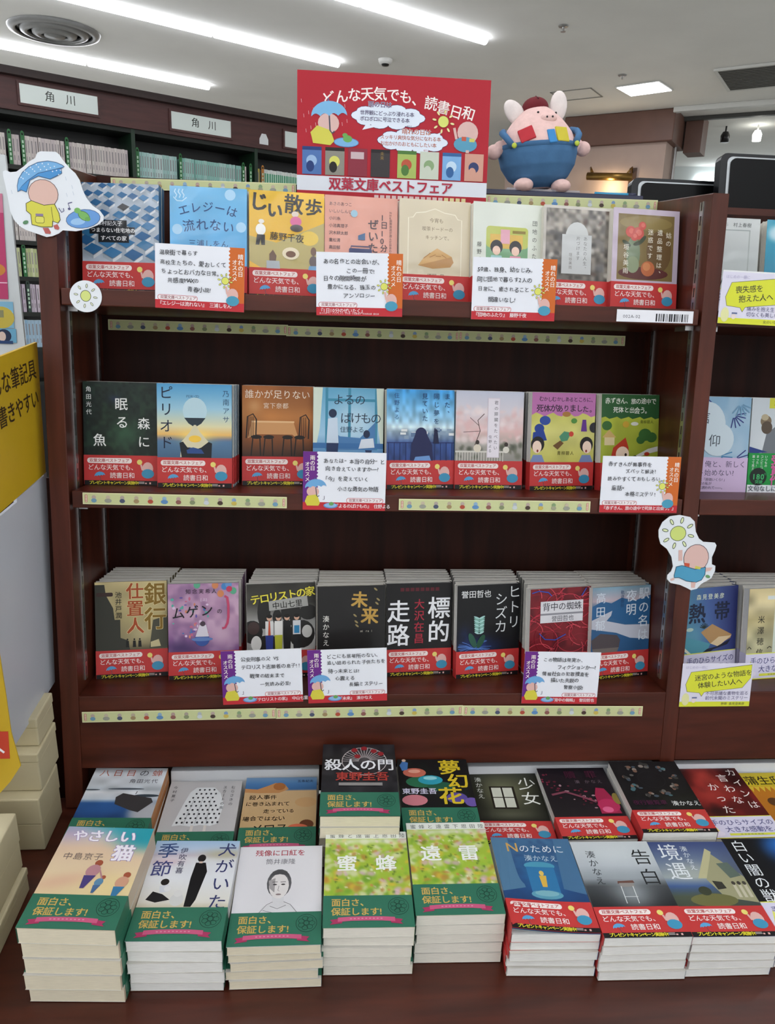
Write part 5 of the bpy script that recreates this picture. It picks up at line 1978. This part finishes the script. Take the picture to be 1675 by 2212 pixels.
for cx, cz, rot, y, lab in SE:
    o = empty('paper_strip', L(T((cx, y, cz)) @ RY(-rot) @ T((-.139, 0, -.008))), lab, 'strip', 'pale green paper strips')
    MB().box(0, .278, 0, .0006, 0, .016, '#e4e2b4').build('sheet', P_MATT, o)
    put('print', st_art, o)
# shelf label with barcode
a = Art(110, 16.5, 0, '#e9eaf0')
a.text('002A-02', 9, 6, 6.2, '#3c3c44', .0, sp=1.0)
rb_ = random.Random(9)
x = 56
while x < 102:
    w_ = rb_.choice((.8, .8, 1.6, 2.2))
    a.rect(x, 4.5, w_, 10.5, '#26262a')
    x += w_ + rb_.choice((.7, 1.2, 1.8))
flat('shelf_label', .832, 1.2247, .110, .0165, .2, -.0015, a, 'white shelf edge label with code and barcode under the roses paperback', 'label')

# yellow speech cards of the next bay
def ycard(t1, t2, small, foot):
    a = Art(112, 70, 0, '#dcdaea')
    a.rect(0, 62, 112, 8, '#d9de3e')
    a.poly([(14, 14), (110, 2), (110, 8), (118 - 8, 24), (98, 40), (38, 47), (34, 54), (30, 48), (10, 46), (7, 34)], '#6c6c58')
    a.poly([(14.6, 14.6), (109.6, 2.8), (109.6, 8), (109.6, 23.6), (97.6, 39.4), (37.6, 46.4), (34, 52.6), (30.4, 47.4), (10.6, 45.4), (7.8, 34)], '#d9de3e')
    a.text(t1, 20, 19, 10.5, '#3c3e34', .006, sp=.96, rot=-6)
    a.text(t2, 26, 31, 10.5, '#3c3e34', .006, sp=.96, rot=-6)
    for k, s_ in enumerate(small):
        a.text(s_, 40, 45 + 7.6 * k, 7, '#55527a', .002, sp=.98)
    a.ell(9, 58, 6, 10, '#e3e3a8').ell(22, 60, 3.6, 3.6, '#e6d8d2').rect(19, 54.5, 8, 2, '#5c6a94')
    a.text(foot, 66, 63, 5, '#6c6c3c', .002)
    a.text('はじめの一冊に', 5, 4, 5, '#b4b0cc', .0)
    return a


flat('speech_card', .981, 1.2535, .116, .072, -1.0, -.0025, ycard('喪失感を', '抱えた人へ', ('痛みを抱え生きる', '切なくも美しい'), '女のいない男たち'), 'yellow speech bubble card on the top shelf right of the divider', 'card', 'yellow speech bubble cards')
flat('speech_card', .976, .680, .110, .069, 0, -.0025, ycard('迷宮のような物語を', '体験したい人へ', ('不可思議な書物を巡る', '前代未聞のミステリー'), '熱帯 森見登美彦'), 'yellow speech bubble card below the open book paperback', 'card', 'yellow speech bubble cards')


# die-cut cards
def cutout(name, out, k, ox, oz, y, draw, label, cx, cz):
    """out: outline in sheet units, k: mm per unit"""
    pts = [(px * k, py * k) for px, py in out]
    w = max(p[0] for p in pts)
    h = max(p[1] for p in pts)
    a = Art.__new__(Art)
    MB.__init__(a)
    a.w, a.h, a.L, a.img = w, h, 0, None
    a.rng = np.random.default_rng(1)
    o = empty(name, L(T((ox, y, oz - h / 1000))), label, 'cutout')
    m = MB()
    loop = [(px / 1000, (h - py) / 1000) for px, py in pts]
    n = len(loop)
    bm_ = [(x_, .0012, z_) for x_, z_ in loop]
    tm_ = [(x_, 0, z_) for x_, z_ in loop]
    m.hexa(bm_, tm_)
    m.build('sheet', mat('cutout_card', '#e3e8ee', .45, .01), o)
    draw(a, k)
    put('print', a.done('print', P_MATT), o)


def d_rain(a, k):
    def s(p): return [(x * k, y * k) for x, y in p]
    def e(x, y, rx, ry, c, **q): a.ell(x * k, y * k, rx * k, ry * k, c, **q)
    for i in range(26):
        x, y = a.rng.uniform(60, 980), a.rng.uniform(220, 960)
        if (x < 180 or x > 660) and y > 380 and (x < 740 or y < 720 - 0):
            if x < 640 or x < 640 + (y - 150) * .6:
                a.line(s([(x, y), (x + 12, y + 44)]), .5, '#b9c6d4')
    e(945, 915, 213, 112, '#4a5a80', rot=-10)
    e(945, 915, 206, 105, '#6a9cd8', rot=-10)
    e(880, 950, 90, 40, '#9cc4ea', rot=-8)
    e(955, 880, 76, 52, '#3c5a34', rot=30)
    e(955, 880, 70, 46, '#7ab464', rot=30)
    e(880, 820, 40, 34, '#7ab464')
    e(1000, 915, 34, 26, '#6aa456')
    a.line(s([(770, 740), (820, 725)]), 1.2, '#5a5a80')
    a.line(s([(770, 740), (790, 800)]), .8, '#5a5a80')
    e(782, 804, 18, 14, '#5a5a80')
    # plain head-sized oval and raincoat, umbrella over them
    e(478, 640, 182, 170, '#5a4a48')
    e(478, 640, 175, 163, '#dcb8ac')
    a.poly(s([(262, 760), (330, 722), (480, 770), (610, 752), (660, 860), (672, 940), (640, 982), (580, 960), (572, 1030), (440, 1036), (320, 1010), (312, 890), (262, 850)]), '#4c4a30')
    a.poly(s([(270, 764), (332, 730), (480, 778), (604, 760), (652, 862), (664, 938), (636, 974), (572, 952), (564, 1022), (440, 1028), (328, 1004), (320, 886), (270, 846)]), '#d5d052')
    a.line(s([(566, 790), (582, 960)]), .6, '#4c4a30')
    a.rrect(366 * k, 905 * k, 112 * k, 82 * k, 2.5, '#4c4a30').rrect(371 * k, 910 * k, 102 * k, 72 * k, 2.2, '#dcd866')
    a.rect(374 * k, 876 * k, 92 * k, 28 * k, '#8c7c9c')
    a.poly(s([(450, 1040), (520, 1040), (548, 1090), (540, 1110), (480, 1108)]), '#b8605c')
    a.poly(s([(580, 1010), (630, 990), (654, 1036), (640, 1058), (596, 1050)]), '#b8605c')
    e(250, 985, 36, 22, '#5c8a64', rot=-20)
    a.line(s([(655, 800), (690, 850), (718, 830), (712, 800)]), 1, '#50507c')
    cano = [(172, 632), (170, 560), (190, 480), (240, 400), (320, 330), (430, 275), (550, 253), (650, 265), (720, 292), (750, 314)]
    rim = [(708, 340), (716, 392), (640, 436), (570, 470), (430, 440), (330, 490), (280, 634), (220, 610)]
    a.poly(s([(x, y) for x, y in cano + rim]), '#3c5c84')
    a.poly(s([(178, 624), (177, 562), (197, 484), (246, 406), (324, 337), (432, 283), (550, 261), (648, 272), (716, 298), (738, 316), (640, 345), (430, 400), (300, 490), (226, 560)]), '#79b0de')
    a.poly(s([(226, 566), (302, 498), (432, 408), (640, 352), (700, 340), (708, 388), (570, 462), (430, 432), (324, 486), (276, 624), (216, 602), (184, 620)]), '#4f94d0')
    for i in range(22):
        t = i / 21
        x, y = 200 + 500 * t, 520 - 250 * math.sin(math.pi * (.12 + .62 * t)) + (i % 3) * 34
        e(x, y + 20, 8, 8, '#dfeaf6', n=8)


OUT1 = [(10, 400), (40, 385), (100, 405), (170, 395), (250, 340), (330, 270), (400, 230), (430, 165), (470, 148), (650, 145), (690, 175), (720, 225), (800, 320), (870, 380), (920, 460), (950, 570), (990, 660), (1060, 750), (1150, 810), (1195, 870), (1190, 920), (1120, 980), (1000, 1030), (850, 1065), (740, 1062), (690, 1060), (640, 1100), (560, 1135), (490, 1148), (400, 1120), (250, 1075), (170, 1030), (110, 960), (70, 860), (50, 700), (30, 560), (10, 450)]
OUT1 = [(x - 10, y - 145) for x, y in OUT1]


def off(fn, dx, dy):
    def g(a, k):
        op = a._p
        a._p = lambda x, y: op(x - dx * k, y - dy * k)
        fn(a, k)
    return g


cutout('die_cut_card', OUT1, .1035, -.0355, 1.402, -.0045, off(d_rain, 10, 145), 'white die-cut card with blue umbrella and yellow raincoat on the left post', 0, 0)


def d_sun(a, k):
    def s(p): return [(x * k, y * k) for x, y in p]
    def e(x, y, rx, ry, c, **q): a.ell(x * k, y * k, rx * k, ry * k, c, **q)
    e(430, 262, 84, 78, '#4c5c48')
    e(430, 262, 78, 72, '#cddc7c')
    for i in range(8):
        t = R(45 * i + 12)
        e(430 + 138 * math.cos(t), 258 + 132 * math.sin(t), 34, 17, '#4c5c48', rot=45 * i + 12)
        e(430 + 138 * math.cos(t), 258 + 132 * math.sin(t), 26, 10, '#dfe8b8', rot=45 * i + 12)
    a.line(s([(470, 430), (480, 540)]), 6, '#dcb8b0')
    e(640, 510, 132, 142, '#5a4a4c')
    e(640, 510, 126, 136, '#dcb8b0')
    a.poly(s([(425, 690), (440, 600), (500, 585), (640, 622), (750, 600), (752, 680), (720, 740), (660, 766), (560, 752), (480, 716), (430, 720)]), '#34566c')
    a.poly(s([(432, 686), (446, 606), (500, 592), (640, 630), (744, 608), (745, 678), (716, 733), (660, 758), (560, 745), (482, 709), (434, 712)]), '#4f9cc0')
    a.poly(s([(520, 560), (578, 566), (578, 604), (526, 590)]), '#c8543c')
    a.poly(s([(640, 590), (700, 604), (692, 626), (636, 620)]), '#cfc85a')
    a.poly(s([(390, 730), (430, 712), (436, 738), (400, 748)]), '#dcb8b0')
    a.poly(s([(610, 760), (660, 760), (656, 818), (616, 818)]), '#dcb8b0')
    a.poly(s([(752, 610), (820, 606), (800, 640), (752, 650)]), '#dcb8b0')
    e(780, 700, 26, 16, '#6c9c6a', rot=20)


OUT3 = [(235, 300), (228, 230), (260, 150), (330, 90), (430, 75), (540, 95), (590, 140), (610, 240), (650, 310), (700, 345), (820, 352), (840, 380), (830, 430), (805, 500), (812, 575), (850, 590), (852, 640), (820, 720), (720, 780), (680, 830), (620, 845), (570, 820), (500, 790), (400, 770), (360, 730), (360, 690), (395, 650), (410, 600), (385, 500), (330, 420), (260, 370)]
OUT3 = [(x - 228, y - 75) for x, y in OUT3]
cutout('die_cut_card', OUT3, .1475, .8632, .9445, -.0045, off(d_sun, 228, 75), 'white die-cut card with yellow sun and blue overalls on the divider', 0, 0)


def d_disc(a, k):
    e = lambda x, y, rx, ry, c, **q: a.ell(x * k, y * k, rx * k, ry * k, c, **q)
    e(195, 187, 66, 70, '#4a5648')
    e(195, 187, 59, 63, '#d3de86')
    for i in range(8):
        t = R(45 * i + 8)
        e(195 + 118 * math.cos(t), 187 + 122 * math.sin(t), 27, 13, '#4a5648', rot=45 * i + 8)
        e(195 + 118 * math.cos(t), 187 + 122 * math.sin(t), 21, 7, '#e3e8cc', rot=45 * i + 8)


OUT2 = [(195 + 195 * math.cos(R(10 * i)), 192 + 192 * math.sin(R(10 * i))) for i in range(36)]
cutout('die_cut_card', OUT2, .1055, .0391, 1.2462, -.0022, d_disc, 'round white card with a yellow sun on the left shelf end', 0, 0)

# red fair sign (A4)
a = Art(292, 210, 0, '#b01e2e')
a.rect(0, 147, 292, 21.5, '#dfe4ec')
t_ = 'どんな天気でも、読書日和'
for i, ch in enumerate(t_):
    f = i / (len(t_) - 1)
    x = 34 + 218 * f
    y = 29 - 16 * math.sin(math.pi * min(1, f * 1.05 + .04)) + 4 * f
    a.text(ch, x, y + 3, 20.5, '#f4ece8', .012, rot=-14 + 30 * f)
cloud(a, 137, 59, 106, 34)
cloud(a, 175, 92, 102, 33)
a.poly([(104, 70), (98, 79), (118, 74)], '#dfe8f5')
a.poly([(205, 83), (218, 77), (214, 87)], '#dfe8f5')
a.text('雨の日は', 106, 38, 9, '#5a3a6c', .016, out=('#dfe8f5', .03))
a.text('世界観にどっぷり浸れる本', 94, 51, 7.2, '#3c2c5c', .008, sp=.95)
a.text('ボロボロに号泣できる本', 94, 59.5, 7.2, '#3c2c5c', .008, sp=.95)
a.text('etc…', 165, 68, 5, '#3c2c5c')
a.text('晴れの日は', 158, 74, 9, '#b86a4c', .016, out=('#dfe8f5', .03))
a.text('スッキリ爽快な気分になれる本', 125, 84, 7, '#b05c44', .008, sp=.95)
a.text('お出かけのおともにしたい本', 125, 93, 7, '#b05c44', .008, sp=.95)
a.text('etc…', 192, 101, 5, '#b05c44')
for i in range(20):
    x, y = 6 + 72 * ((i * 37) % 20) / 20, 40 + 46 * ((i * 13) % 20) / 20
    a.line([(x, y), (x + .6, y + 5)], .6, '#ddb4b8')
a.ell(47, 72, 16, 14, '#dab6b0').poly([(20, 86), (30, 76), (50, 82), (56, 97), (50, 103), (24, 101), (22, 93)], '#d2cc54')
umbrella(a, 48, 62, 27, '#7cb6e0', '#3f6f9e', -4)
a.ell(74, 98, 19, 7, '#5a84b8').ell(74, 98, 18, 6, '#79b0dc').ell(76, 93, 7, 5, '#6aa858').ell(72, 88, 4, 3, '#6aa858')
sun(a, 221, 62, 8, '#d6dc74', '#e8e0a4', '#9c5a3c')
a.line([(238, 70), (242, 86)], 4, '#dab6b0')
a.ell(259, 76, 16, 16, '#dab6b0').ell(256, 93, 18, 11, '#5a9cba').rect(257, 101, 5, 4, '#dab6b0')
a.rect(250, 82, 7, 6, '#c45a44').rect(262, 84, 8, 5, '#d2cc64')
TH = [('#4f74b0', '#9cbce0', '#243c74'), ('#8c8a80', '#d8d86a', '#24221f'), ('#8a3040', '#c9b4b8', '#8a3040'), ('#3a3638', '#8c7440', '#242224'), ('#a8bc64', '#b8543c', '#4f7a3c'), ('#c8d0c0', '#8ca87c', '#c8d0c0'), ('#7caede', '#c3dcf0', '#34649c'), ('#d09c8a', '#35406c', '#d09c8a')]
for i, (c1, c2, c3) in enumerate(TH):
    x = 8 + 34.6 * i + (6 if i > 3 else 0) - (0 if i else 0)
    a.rect(x, 106, 29, 39.5, c1)
    a.rect(x, 106, 29, 5, c3)
    if i == 2:
        a.rect(x + 4, 111, 20, 10, c2)
    elif i == 3:
        a.text('未来', x + 14, 109, 6, c2, .01, True)
    else:
        a.ell(x + 14, 126, 8, 8, c2).ell(x + 12, 134, 6, 8, c3)
a.text('双葉文庫ベストフェア', 48, 148, 19.4, '#b22c44', .026, sp=.985)
for k in range(16):
    a.rect(118 + 9 * k, 171.5, 6.6, 5.4, '#e4d49c' if k > 11 else '#dcc0bc')
flat('fair_sign', .4735, 1.4725, .292, .210, .1, .172, a, 'red fair sign with white lettering standing above the top shelf', 'sign', None, .002, '#d8d8d8')

# ------------------------------------------------------------------ plush toy
PLM = L(T((.7195, .246, 1.4362)) @ RX(5.5) @ RZ(3) @ RY(-5))
ptoy = empty('plush_toy', PLM, 'pink plush pig in blue overalls and dark red cap beside the sign', 'plush toy')
pink = mat('pink_plush', '#e4c0ba', .95, .05, 120, bump=.5)
pinkl = mat('pale_plush', '#e6dcd8', .95, .04, 120, bump=.5)
blue = mat('blue_felt', '#47729c', .95, .08, 60, bump=.4)
capm = mat('maroon_felt', '#6a1c24', .95, .1, 60, bump=.4)
ZP = (.006, .012, .022, .04, .058, .072, .09, .106, .119, .127, .1315, .133)
RP = (.018, .034, .048, .0595, .0635, .0625, .055, .0425, .029, .0175, .008, .0003)


def rad(z): return float(np.interp(z, ZP, RP))


def egg(z0, z1, g=0, n=36, m=26):
    """egg shaped body between heights z0 and z1, g: extra thickness"""
    return MB().lathe([(rad(z0 + (z1 - z0) * i / m) + g, z0 + (z1 - z0) * i / m) for i in range(m + 1)], n, Matrix.Scale(.8, 4, (0, 1, 0)))


def ys(x, z, g=0): return -.8 * math.sqrt(max(1e-6, (rad(z) + g) ** 2 - x * x))


egg(.006, .133).build('body', pink, ptoy, None, True)
egg(.0075, .068, .0012).build('overalls', blue, ptoy, None, True)
MB().lathe([(rad(.066) + .001, .0645), (rad(.067) + .0028, .0665), (rad(.068) + .0028, .0715), (rad(.072) + .0005, .0725)], 36, Matrix.Scale(.8, 4, (0, 1, 0))).build('waistband', mat('blue_felt_dark', '#3f6890', .95, .06, 60), ptoy, None, True)
for s_ in (-1, 1):
    MB().ball((s_ * .031 - .002, -.030, .008 - .002 * s_), (.0155, .018, .011)).build('foot', pink, ptoy, None, True)
    MB().ball((s_ * .074, -.006, .064), (.0125, .011, .0115)).ball((s_ * .062, -.004, .069), (.013, .011, .012)).build('arm', pink, ptoy, None, True)
    MB().ball((0, 0, 0), (.0145, .005, .023)).build('ear', pinkl, ptoy, T((s_ * .036, .004, .126 + .004 * s_)) @ RY(-40 if s_ < 0 else 6), True)
    MB().tube([(s_ * .051, ys(.051, .066, .004), .067), (s_ * .060, -.026, .082), (s_ * .062, -.012, .090), (s_ * .056, .002, .094)], .0052, 8).build('strap', blue, ptoy, None, True)
    MB().ball((s_ * .051, ys(.051, .066, .0105), .067), (.0042, .002, .0042), 10, 6).build('button', mat('button_green', '#b8c83c', .4), ptoy, None, True)
    MB().ball((.009 + s_ * .016, ys(.009 + s_ * .016, .1165, .0005), .1165), (.0019, .0016, .0019), 8, 6).build('eye', BLACK, ptoy, None, True)
MB().ball((.008, ys(.008, .1065) + .001, .1065), (.0135, .006, .0075)).build('snout', pink, ptoy, None, True)
for s_ in (-1, 1):
    MB().ball((.008 + s_ * .0045, ys(.008, .1065) - .0048, .1075), (.0016, .0012, .0016), 8, 6).build('nostril', BLACK, ptoy, None, True)
MB().ball((-.002, .006, .1285), (.0215, .020, .0165), 24, 14).build('cap', capm, ptoy, None, True)
MB().tube([(-.002, -.010, .1395), (-.002, .002, .1450), (-.002, .016, .1425)], .0010).build('cap_seam', mat('cap_seam', '#4a1018', .9), ptoy)
for x, z, w, h, r_, c, nm in ((-.030, .0825, .024, .022, 20, '#b8323c', 'red'), (.008, .0775, .013, .022, 4, '#3f88c4', 'blue'), (.026, .0805, .022, .024, -2, '#c9bb3c', 'yellow')):
    b_ = MB().box(-w / 2, w / 2, -.0025, .0025, -h / 2, h / 2)
    b_.build('felt_book', mat('felt_' + nm, c, .95, .05, 60), ptoy, T((x, ys(x, z, -.0005), z)) @ RZ(math.degrees(math.atan2(x, .06)) * .8) @ RX(-22) @ RY(-r_), False, .0012)
# its clear stand, the navy tray and a cyan pen
TOPZ = 1.4187
ac = mat('clear_acrylic', '#c8ccd8', .08, .01, 5, alpha=.35)
o = MB().box(.660, .780, .2105, .288, TOPZ + .0125, TOPZ + .0165).build('acrylic_stand', ac, None, LEAN, False, .001)
tag(o, 'clear acrylic slab under the plush toy', 'stand')
nt_ = empty('flat_case', L(T((.622, .206, TOPZ + .0003))), 'flat navy case on the top board under the plush', 'case')
navy = mat('navy_plastic', '#1c2040', .35, .1)
MB().box(0, .262, 0, .09, 0, .012).build('shell', navy, nt_, None, False, .0015)
pn = empty('pen', L(T((.808, .222, TOPZ + .0156))), 'cyan pen lying on the navy case', 'pen')
MB().tube([(0, 0, 0), (.055, -.002, 0)], .003, 10).build('barrel', mat('cyan_plastic', '#3a9ac4', .3), pn, None, True)
MB().tube([(.055, -.002, 0), (.068, -.0025, 0)], .0032, 10).build('cap', navy, pn, None, True)


# black screens behind the bay
def screen(p, w, h, tilt, label):
    s_ = empty('monitor', T(p) @ RX(-tilt), label, 'monitor')

    def rr(x0, x1, z0, z1, r, y0, y1):
        pts = []
        for cx, cz, a0 in ((x1 - r, z1 - r, 0), (x0 + r, z1 - r, 90), (x0 + r, z0 + r, 180), (x1 - r, z0 + r, 270)):
            for k in range(5):
                t = R(a0 + 22.5 * k)
                pts.append((cx + r * math.cos(t), cz + r * math.sin(t)))
        return MB().hexa([(x_, y1, z_) for x_, z_ in pts], [(x_, y0, z_) for x_, z_ in pts])
    rr(0, w, 0, h, .012, 0, .02).build('casing', mat('casing', '#0d0e12', .3, .1, spec=.3), s_)
    rr(.012, w - .004, .004, h - .006, .01, -.0015, 0).build('silver_edge', mat('silver_edge', '#a9aeb0', .35, .03, metal=.5), s_)
    rr(.0175, w - .006, .006, h - .009, .01, -.004, -.001).build('black_panel', mat('screen_black', '#020203', .35, .05, spec=.15), s_)


screen((.930, .47, 1.372), .40, .0905, 8, 'low black screen standing behind the divider top')
screen((1.071, .42, 1.375), .45, .1285, 8, 'large black screen at the right edge behind the bay')

# ------------------------------------------------------------------ left side: rack, boxes, posters
yl = mat('yellow_board', '#c9a61e', .4, .05, 8)
wh = mat('white_board', '#c3c7cf', .35, .03, 6)
rk = empty('stationery_rack', LEAN, 'yellow and white side board of a stationery rack beside the post', 'display rack')
XR = -.014


def sidepoly(pts, x, th, name, m, parent):
    return MB().hexa([(x - th, y, z) for y, z in pts], [(x, y, z) for y, z in pts]).build(name, m, parent)


sidepoly([(.022, 1.166), (-.30, 1.108), (-.30, .93), (-.133, .958), (.030, .988)][::-1], XR, .004, 'yellow_board', yl, rk)
sidepoly([(.033, .988), (.021, .989), (.0205, .984), (-.075, .968), (-.076, .963), (-.30, .927), (-.30, .63), (-.127, .657), (.023, .681)][::-1], XR - .0002, .004, 'white_board', wh, rk)
a = Art.__new__(Art)
MB.__init__(a)
a.w, a.h, a.L, a.img = 300, 200, 0, None
a.rng = np.random.default_rng(1)
a.text('どんな筆記具', 138, 60, 29, '#3a2a18', .008, sp=1.0, rot=-10)
a.text('書きやすい', 180, 92, 28, '#3a2a18', .008, sp=.96, rot=-10)
MT = T((XR + .0003, -.30, .975)) @ RZ(90)
put('lettering', a.done('lettering', P_MATT), rk, MT)
MB().box(-.3, -.0005, .0305, .0385, .42, .98).build('added_dark_panel', WOODB, rk)  # added dark panel, keeps the gap between boxes and post dark
# second yellow card, nearer
yc = empty('yellow_card', LEAN, 'yellow card with a small red square in front of the white board', 'card')
edge = [(.004, .82), (.009, .76), (.0125, .71), (.021, .668), (.008, .648), (-.006, .632), (-.2, .60), (-.2, .84)]
MB().hexa([(x_, -.198, z_) for x_, z_ in edge], [(x_, -.2, z_) for x_, z_ in edge]).build('sheet', yl, yc)
MB().box(-.02, .0095, -.2008, -.2002, .678, .712, '#c8442c').build('red_square', P_MATT, yc)
MB().tube([(-.012, -.2014, .700), (.004, -.2014, .686)], .0012).build('white_mark', WHITE, yc)

crm = mat('cream_board', '#c3b998', .75, .05, 10)


def cbox(x0, x1, y0, y1, z0, z1, seam, label):
    """box resting on the sloping platform; y and z measured on it, each box pushed back a little over the one below"""
    b_ = empty('storage_box', L(PM), label, 'box', 'cream storage boxes stacked at the left')
    k = z0 * math.tan(R(GA)) * .9
    MB().box(x0 + .001, x1 - .001, y0 + k + .001, y1 + k - .001, z0, seam).build('base', crm, b_, None, False, .002)
    MB().box(x0, x1, y0 + k, y1 + k, seam, z1).build('lid', crm, b_, None, False, .002)


cbox(-.24, -.002, .228, .304, .0003, .087, .045, 'cream storage box at the bottom of the rear stack')
cbox(-.24, -.002, .230, .303, .0875, .148, .134, 'cream storage box in the middle of the rear stack')
cbox(-.24, -.004, .236, .300, .1485, .192, .177, 'cream storage box on top of the rear stack')
cbox(-.24, .001, -.02, .163, .0003, .037, .026, 'cream storage box at the bottom of the front stack')
cbox(-.24, -.004, -.02, .160, .0375, .121, .078, 'cream storage box on top of the front stack')

# white poster board
pb = empty('poster_board', L(T((0, .3, 0))), 'white poster board with pink and blue posters left of the post', 'board')
bd = [(-.148, 1.47), (-.133, 1.165), (-.130, 1.0), (-.5, 1.0), (-.5, 1.5)]
MB().hexa([(x_, .006, z_) for x_, z_ in bd][::-1], [(x_, 0, z_) for x_, z_ in bd][::-1]).build('sheet', mat('poster_white', '#ccd2d4', .5, .02), pb)


def poster(name, pts, fn):
    w, h = 60, (pts[1] - pts[0]) * 1000
    a_ = Art(w, h, 0, fn[0])
    fn[1](a_, h)
    put(name, a_.done(name, P_MATT), pb, T((pts[2] - .06, -.0015, pts[0])))


poster('pink_poster', (1.243, 1.41, -.1555), ('#b8406c', lambda a_, h: (a_.rect(0, 0, 60, 30, '#c97a94'), a_.rect(20, 60, 30, 30, '#5a2c4c'), a_.ell(44, 120, 14, 10, '#c8843c'), a_.rect(0, 140, 60, 1.5, '#e4c8d4'))))
poster('blue_poster', (1.196, 1.239, -.1485), ('#7fb4d0', lambda a_, h: (a_.ell(40, 26, 21, 18, '#c3b048'), a_.rect(30, 14, 14, 12, '#8a8a64'))))
poster('portrait_poster', (1.172, 1.196 - .001, -.146), ('#6aa8c8', lambda a_, h: (a_.ell(40, 12, 12, 11, '#1f2c48'), a_.ell(37, 13, 6, 8, '#d8c0b4'), a_.rect(28, 20, 26, 5, '#24406c'))))
_fo_data = _fc
bpy.data.objects.remove(_fo)
